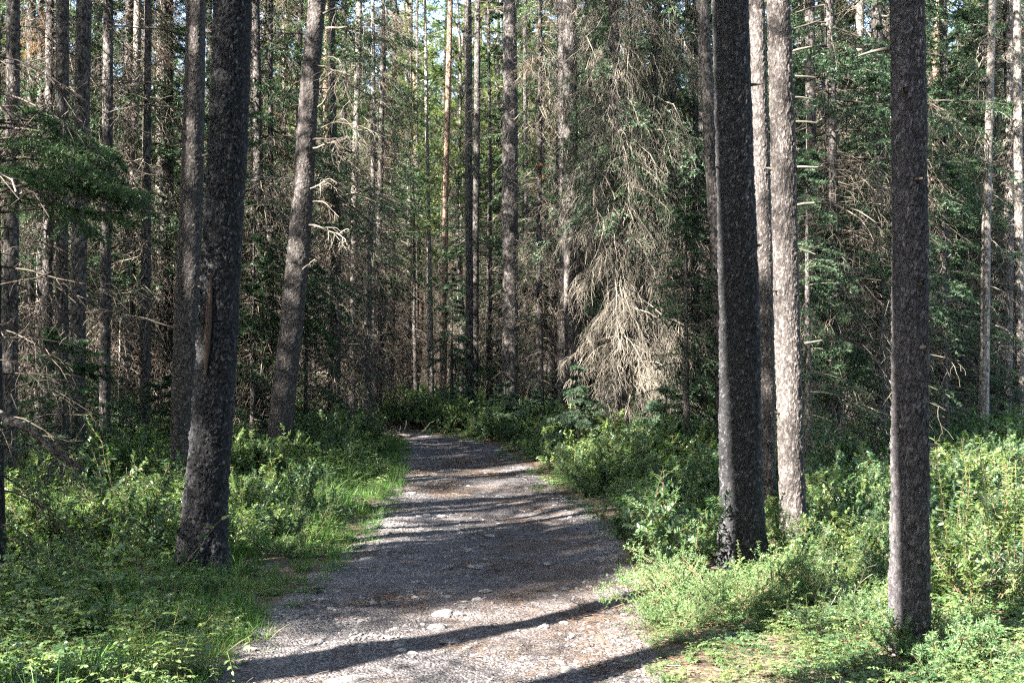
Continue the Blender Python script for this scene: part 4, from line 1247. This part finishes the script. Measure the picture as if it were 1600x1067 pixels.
# unseen pines added between the sun and the near trunks to shade them
for tx, ty, s_, off, sc in ((2.27, 6.5, 7.0, .05, 1.25), (1.90, 9.2, 9.0, .05, 1.35), (-4.03, 14.0, 9.5, .0, 1.3)):
    x = tx - hd[0] * s_ + hd[1] * off; y = ty - hd[1] * s_ - hd[0] * off
    wx_, wy_ = wob_line(3)(np.array([(1.9 + s_ * tanE) / sc]))
    x -= float(wx_[0]) * sc; y -= float(wy_[0]) * sc
    place("pine", 2, x, y, "unseen tall tree added outside the frame to cast shade", "unseen trees added for shade", 0.0, sc)
    mine.append((x, y)); crowns.append((x, y, 21 * sc, 8.3 * sc))
while cnt < 255 and tries < 16000:
    tries += 1
    x = random.uniform(-32, 16); y = random.uniform(-26, 34)
    if y > -1 and abs(x) < .47 * y + 1.6: continue
    if x > 2 and y > 12: continue
    if path_dist(x, y) < .9 or (x * x + y * y) < 9: continue
    if mine and min((x - a) ** 2 + (y - b) ** 2 for a, b in mine) < 1.6 ** 2: continue
    sc = random.uniform(.8, 1.1)
    kind = random.choices(("pine", "spruce"), (.75, .25))[0]
    k = random.randrange(3)
    hh = PROTO[kind][k]["crown"].vertices
    h = {"pine": (19, 17, 21), "spruce": (17, 14, 19)}[kind][k] * sc
    z0 = {"pine": (7.3, 5.8, 8.3), "spruce": (1.5, 1.5, 1.5)}[kind][k] * sc
    if shades(x, y, h, z0, 1.4) > 0: continue
    if y > 8 and random.random() < .45: continue
    place(kind, k, x, y, "unseen tall tree added outside the frame to cast shade", "unseen trees added for shade", None, sc)
    mine.append((x, y)); crowns.append((x, y, h, z0)); cnt += 1
HP, ZP = (19, 17, 21), (7.3, 5.8, 8.3)
def shade_count():
    c = np.zeros(len(SHP), int)
    for x, y, h, z0 in crowns: c += hits(SHP, x, y, h, z0, .75)
    return c
def trunk_shade(px, py):
    """a pine whose trunk throws its shadow across this spot of the path"""
    d = depth_of(py); q = np.array([wpx(px, d), d]); best = None
    for t_ in range(80):
        s_ = random.uniform(3, 11); o_ = random.gauss(0, .05); k = random.randrange(3); sc = random.uniform(1.0, 1.25)
        x, y = q - hd * s_ + np.array([hd[1], -hd[0]]) * o_
        if not out_of_frame(x, y) or (mine and min((x - a) ** 2 + (y - b) ** 2 for a, b in mine) < .8 ** 2): continue
        c_ = shades(x, y, HP[k] * sc, ZP[k] * sc, 1.0)
        if best is None or c_ < best[0]: best = (c_, x, y, k, sc)
    if best and best[0] <= 1:
        _, x, y, k, sc = best
        place("pine", k, x, y, "unseen tall tree added outside the frame to cast shade", "unseen trees added for shade", None, sc)
        mine.append((x, y)); crowns.append((x, y, HP[k] * sc, ZP[k] * sc))
for px_, py_ in ((760, 1062), (900, 1062)): trunk_shade(px_, py_)
for rnd in range(420):  # more unseen pines added wherever a spot still lacks shade
    c_ = shade_count()
    todo = np.where(c_ < np.where(NEARTR, 1, 3))[0]
    if not len(todo): break
    qi = random.choice(list(todo)); q = SHP[qi]
    fac = .62 if NEARTR[qi] else 1.1
    best = None
    for t_ in range(60):
        k = random.randrange(3); sc = random.uniform(.8, 1.15); h = HP[k] * sc; z0 = ZP[k] * sc
        s_ = (random.uniform(z0 + .6, h - 2.5) - q[2]) / tanE
        o_ = random.gauss(0, .4)
        x = q[0] - hd[0] * s_ + hd[1] * o_; y = q[1] - hd[1] * s_ - hd[0] * o_
        if not out_of_frame(x, y) or (mine and min((x - a) ** 2 + (y - b) ** 2 for a, b in mine) < 1.1 ** 2): continue
        if shades(x, y, h, z0, fac): continue
        g_ = (hits(SHP, x, y, h, z0, .75) & (c_ < 3)).sum()
        if best is None or g_ > best[0]: best = (g_, k, x, y, sc, h, z0)
    if best:
        _, k, x, y, sc, h, z0 = best
        place("pine", k, x, y, "unseen tall tree added outside the frame to cast shade", "unseen trees added for shade", None, sc)
        mine.append((x, y)); crowns.append((x, y, h, z0)); cnt += 1
print("unshaded", (shade_count() < 2).sum(), "of", len(SHP))
print("shade trees", cnt, tries)

random.seed(26); rng = np.random.default_rng(26)
# ------------------------------------------------------------------ undergrowth
def off_trunks(x, y, front=.0):
    k = np.ones(len(x), bool)
    for a, b, r in CLEAR:
        k &= (x - a) ** 2 + (y - b) ** 2 > (r + .05) ** 2
        if b < 13 and front: k &= ((x - a * y / b) ** 2 > (r + .12) ** 2) | (y > b) | (y < b - front)
    return k

def put(name, meshes, n, y0, y1, dpow, clear, smin, smax, label, cat, side=None, dens=None, tilt=.12, zoff=0):
    x, y, d = field(n, y0, y1, dpow, clear, side, dens)
    k = off_trunks(x, y, 0 if name in ('grass', 'short_grass', 'low_leaves') else .9); x, y, d = x[k], y[k], d[k]
    s = smin + (smax - smin) * rng.random(len(x))
    if name in ('herbs', 'grass'): s = s * np.where((y < 7.6) & (x < 0), 1.7, 1)
    s = s * np.clip(.40 + d * .5, .40, 1) * np.clip(.42 + (y - 6) * .055, .45, 1)
    scatter(name, meshes, np.stack([x, y, ground_h(x, y) + zoff], -1), rots(len(x), tilt), s, label, cat)
    return len(x)

nz = lambda sx, sd, th, k=6: (lambda x, y, d: np.clip((fbm(x * sx, y * sx, sd) - th) * k, 0, 1))
c = []
c.append(put("grass", G_GRASS, 11000, 3.8, 26, 1.2, -.06, .6, 1.2, "green grass growing along the path's left edge and among herbs", "grass", 'L',
             lambda x, y, d: np.clip(1.25 - d * .6, .12, 1) * np.where((y < 7.2) & (d > .5), .42, 1)))
c.append(put("short_grass", G_GRASS, 1400, 3.8, 30, 1.2, .03, .4, .8, "sparse grass among the herbs right of the path", "grass", 'R', nz(.6, 61, .45)))
c.append(put("herbs", G_HERB, 5200, 3.8, 24, 1.3, .12, .7, 1.25, "leafy green herbs covering the forest floor", "herbs", None,
             lambda x, y, d: np.where(x < 0, np.clip((fbm(x * .7, y * .7, 71) - .25) * 4, 0, 1) * np.where(y < 7.2, 1, np.clip(d * .9 - .15, .08, 1)), np.where(y < 9, 1.0, .25))))
c.append(put("low_leaves", G_LOW, 6500, 3.8, 28, 1.3, -.08, .8, 1.4, "low round leaved ground cover between the shrubs", "ground cover", None,
             lambda x, y, d: np.clip((fbm(x * .9, y * .9, 131) - .3) * 4, np.where(y < 9, .5, .1), 1)))
c.append(put("shrubs", G_SHRUB, 5200, 6.5, 36, 1.05, .35, .7, 1.15, "dense knee-high leafy shrubs under the trees", "shrubs", None,
             lambda x, y, d: np.clip((fbm(x * .45, y * .45, 81) - .30) * 3.5 + np.clip((y - 14) / 12, 0, .6), 0, 1) * np.where(y < 8.5, .35, 1) * np.where(x < path_lr(y)[0], np.clip(d * .9 - .2, .05, 1), np.clip(d * 1.5, .1, 1))))
c.append(put("stalk_plants", G_STALK, 700, 8, 26, 1.0, .6, .7, 1.15, "upright leafy stalks rising out of the undergrowth", "wild plants", None, nz(.5, 91, .45)))
c.append(put("far_shrubs", G_SHRUB, 9000, 30, 75, .8, .3, .55, 1.0, "leafy undergrowth between the far trunks", "shrubs", None))
c.append(put("juniper", G_JUN, 900, 6, 22, 1.1, .5, .8, 1.3, "low prickly juniper among the shrubs", "juniper", None, nz(.5, 101, .48)))
print("scatter", c)

def litter_mesh(seed):
    mb = MB(); r_ = np.random.default_rng(seed); n = 9
    st = np.stack([r_.normal(0, .10, n), r_.normal(0, .10, n), np.full(n, .004)], -1)
    a = r_.random(n) * 6.28
    P = grow(st, np.stack([np.cos(a), np.sin(a), r_.normal(.03, .05, n)], -1),   .02 + .07 * r_.random(n) ** 2, 4, 0, .15)
    tubes(mb, P, np.full((n, 4), .0022), 3, 0)
    n = 60
    st = np.stack([r_.normal(0, .12, n), r_.normal(0, .12, n), np.full(n, .003)], -1); a = r_.random(n) * 6.28
    Q = grow(st, np.stack([np.cos(a), np.sin(a), 0 * a], -1), np.full(n, .045), 2, 0, .1)
    tubes(mb, Q, np.full((n, 2), .0011), 3, 1)
    return mb.mesh("litter", [M_TWIG, M_LITTER])
n = 1100
y = 4.2 + 16 * rng.random(n) ** 1.6; l, r = path_lr(y); x = l - .35 + (r - l + .9) * rng.random(n)
kp = rng.random(n) < np.clip((fbm(x * 1.1, y * 1.1, 151) - .3) * 3, .1, 1)
x, y = x[kp], y[kp]
scatter("needle_litter", [litter_mesh(q) for q in range(4)], np.stack([x, y, ground_h(x, y) + .012], -1), np.stack([0 * x, 0 * x, rng.random(len(x)) * 6.28], -1), .6 + .8 * rng.random(len(x)),
        "fallen brown needles and small twigs strewn along the footpath", "litter")

random.seed(27); rng = np.random.default_rng(27)
# bushes one can single out
def bush(name, label, cat, me, x, y, s=1.0, rot=None):
    o = link(name, me); o.location = (x, y, float(ground_h(x, y)) - .01); o.scale = (s,) * 3
    o.rotation_euler = (0, 0, random.uniform(0, 6) if rot is None else rot)
    return tag(o, label, cat)
def bush_px(name, label, cat, me, px, d, s=1.0): return bush(name, label, cat, me, wpx(px, d), d, s)
J1, J2, J3 = plant_juniper(.5, .70, 26), plant_juniper(.45, .55, 22), plant_juniper(.35, .5, 20)
bush_px("juniper_bush", "sunlit pale juniper bush spreading before the thick dark trunk", "juniper", J1, 1115, 7.5, .9)
bush_px("juniper_bush", "sunlit juniper sprigs at the right edge of the path", "juniper", J2, 1060, 7.1, .62)
bush_px("juniper_bush", "dark juniper sprawling at the foot of the nearest grey pine", "juniper", J3, 1468, 6.2, 1.0)
bush_px("juniper_bush", "juniper between the dark trunk and nearest grey pine", "juniper", J2, 1300, 7.4, .9)
S1, S2, S3 = plant_stalk(1.15, .085, 12), plant_stalk(1.0, .08, 9), plant_shrub(.9, 10, .045, M_LEAFPALE, 10)
bush_px("leafy_bush", "tall sunlit yellow-green bush right of the nearest grey pine", "bush", S1, 1490, 8.2, 1.0)
bush_px("leafy_bush", "sunlit upright leafy stems near the right border", "bush", S2, 1575, 8.4, 1.0)
bush_px("leafy_bush", "pale leafy bush below the tall yellow-green bush", "bush", S3, 1530, 7.6, .8)
bush_px("leafy_bush", "sunlit pale bush in the left undergrowth before the bare branch", "bush", S3, 95, 9.5, 1.0)
bush_px("leafy_bush", "bright leafy bush left of the thick blackish trunk", "bush", plant_shrub(1.0, 9, .045, M_LEAF, 9), 200, 9.8, 1.0)
bush_px("leafy_bush", "blue-green shrub bulging beside the path's right edge", "bush", plant_shrub(.7, 12, .042, M_LEAF, 10), 1000, 9.6, 1.0)
bush_px("leafy_bush", "dark green shrub before the thick dark trunk's foot", "bush", plant_shrub(.7, 12, .045, M_LEAF, 10), 1060, 8.8, .9)
bush_px("rose_bush", "sunlit wild rose clump low in the near left corner", "bush", plant_herb(.36, 18, .034), 240, 5.9, 1.0)
bush_px("rose_bush", "wild rose stem standing against the thick blackish trunk", "bush", plant_herb(.8, 8, .05), 235, 8.2, 1.0)

# fallen dead branches
def fallen(label, x, y, ln, az, rad, mat, twigs=10, lift=.15):
    o = root("fallen_branch", label, "fallen branch", (x, y, float(ground_h(x, y))))
    mb = MB()
    P = grow(np.array([[0, 0, .05]]), np.array([[math.cos(az), math.sin(az), lift]]), np.array([ln]), 9, lift * 1.6, .05)
    tubes(mb, P, rad * np.linspace(1, .35, 9)[None], 7, 0)
    link("limb", mb.mesh("fallen_limb", [mat]), o)
    mb = MB()
    Q, ql, _ = side_twigs(P, np.array([ln]), twigs, .32, .9, 6, -.3, .16, .1, .7, .4)
    tubes(mb, Q, np.linspace(rad * .4, rad * .12, 6)[None], 4, 0)
    R, _, _ = side_twigs(Q, ql, 4, .5, .8, 4, 0, .2, .2, .6, .3)
    tubes(mb, R, np.full((len(R), 4), .003), 3, 0)
    link("twigs", mb.mesh("fallen_twigs", [mat]), o, "stuff")
fallen("bleached fallen branch in the sunlit brush at the right border", wpx(1480, 7.9), 7.9, 1.5, .25, .022, M_TWIG_PALE, 16)
fallen("pale fallen limb lying behind the bend of the path", wpx(560, 26), 26.5, 2.2, .2, .05, M_TWIG_PALE, 8, .06)
fallen("thin dead branch lying low before the thick dark trunk", wpx(1240, 7.2), 7.2, .9, .5, .010, M_TWIG_PALE, 8)
fallen("tangle of dead twigs on the shaded floor left of the blackish trunk", wpx(120, 8), 8.0, .9, -.3, .012, M_TWIG, 12)
fallen("grey fallen log half hidden in the undergrowth at the left border", wpx(-20, 13), 13, 2.6, .05, .07, M_BARK_PALE, 5, .0)
fallen("mossy fallen log lying in shade behind the stubbed pine", wpx(1255, 13), 13, 2.4, .25, .06, M_BARK, 6, .05)
# leaning dead trunk near the path's end
o = root("leaning_dead_trunk", "dead trunk leaning to the right behind the stout dark pine", "dead tree", (wpx(822, 30), 30, float(ground_h(wpx(822, 30), 30))))
mb = MB()
e0 = np.array([0, 0, -.1]); e1 = np.array([wpx(885, 30) - wpx(822, 30), .4, zpx(470, 30)])
P = (e0 + (e1 - e0) * np.linspace(0, 1, 10)[:, None])[None]
tubes(mb, P, np.linspace(.12, .07, 10)[None], 10, 0)
link("trunk", mb.mesh("leaning_trunk", [M_BARK]), o)

for ob in bpy.data.objects:
    if "_h" in ob: del ob["_h"]
print("tris", sum(sum(max(0, p.loop_total - 2) for p in m.polygons) for m in bpy.data.meshes) if False else "", len(bpy.data.objects))
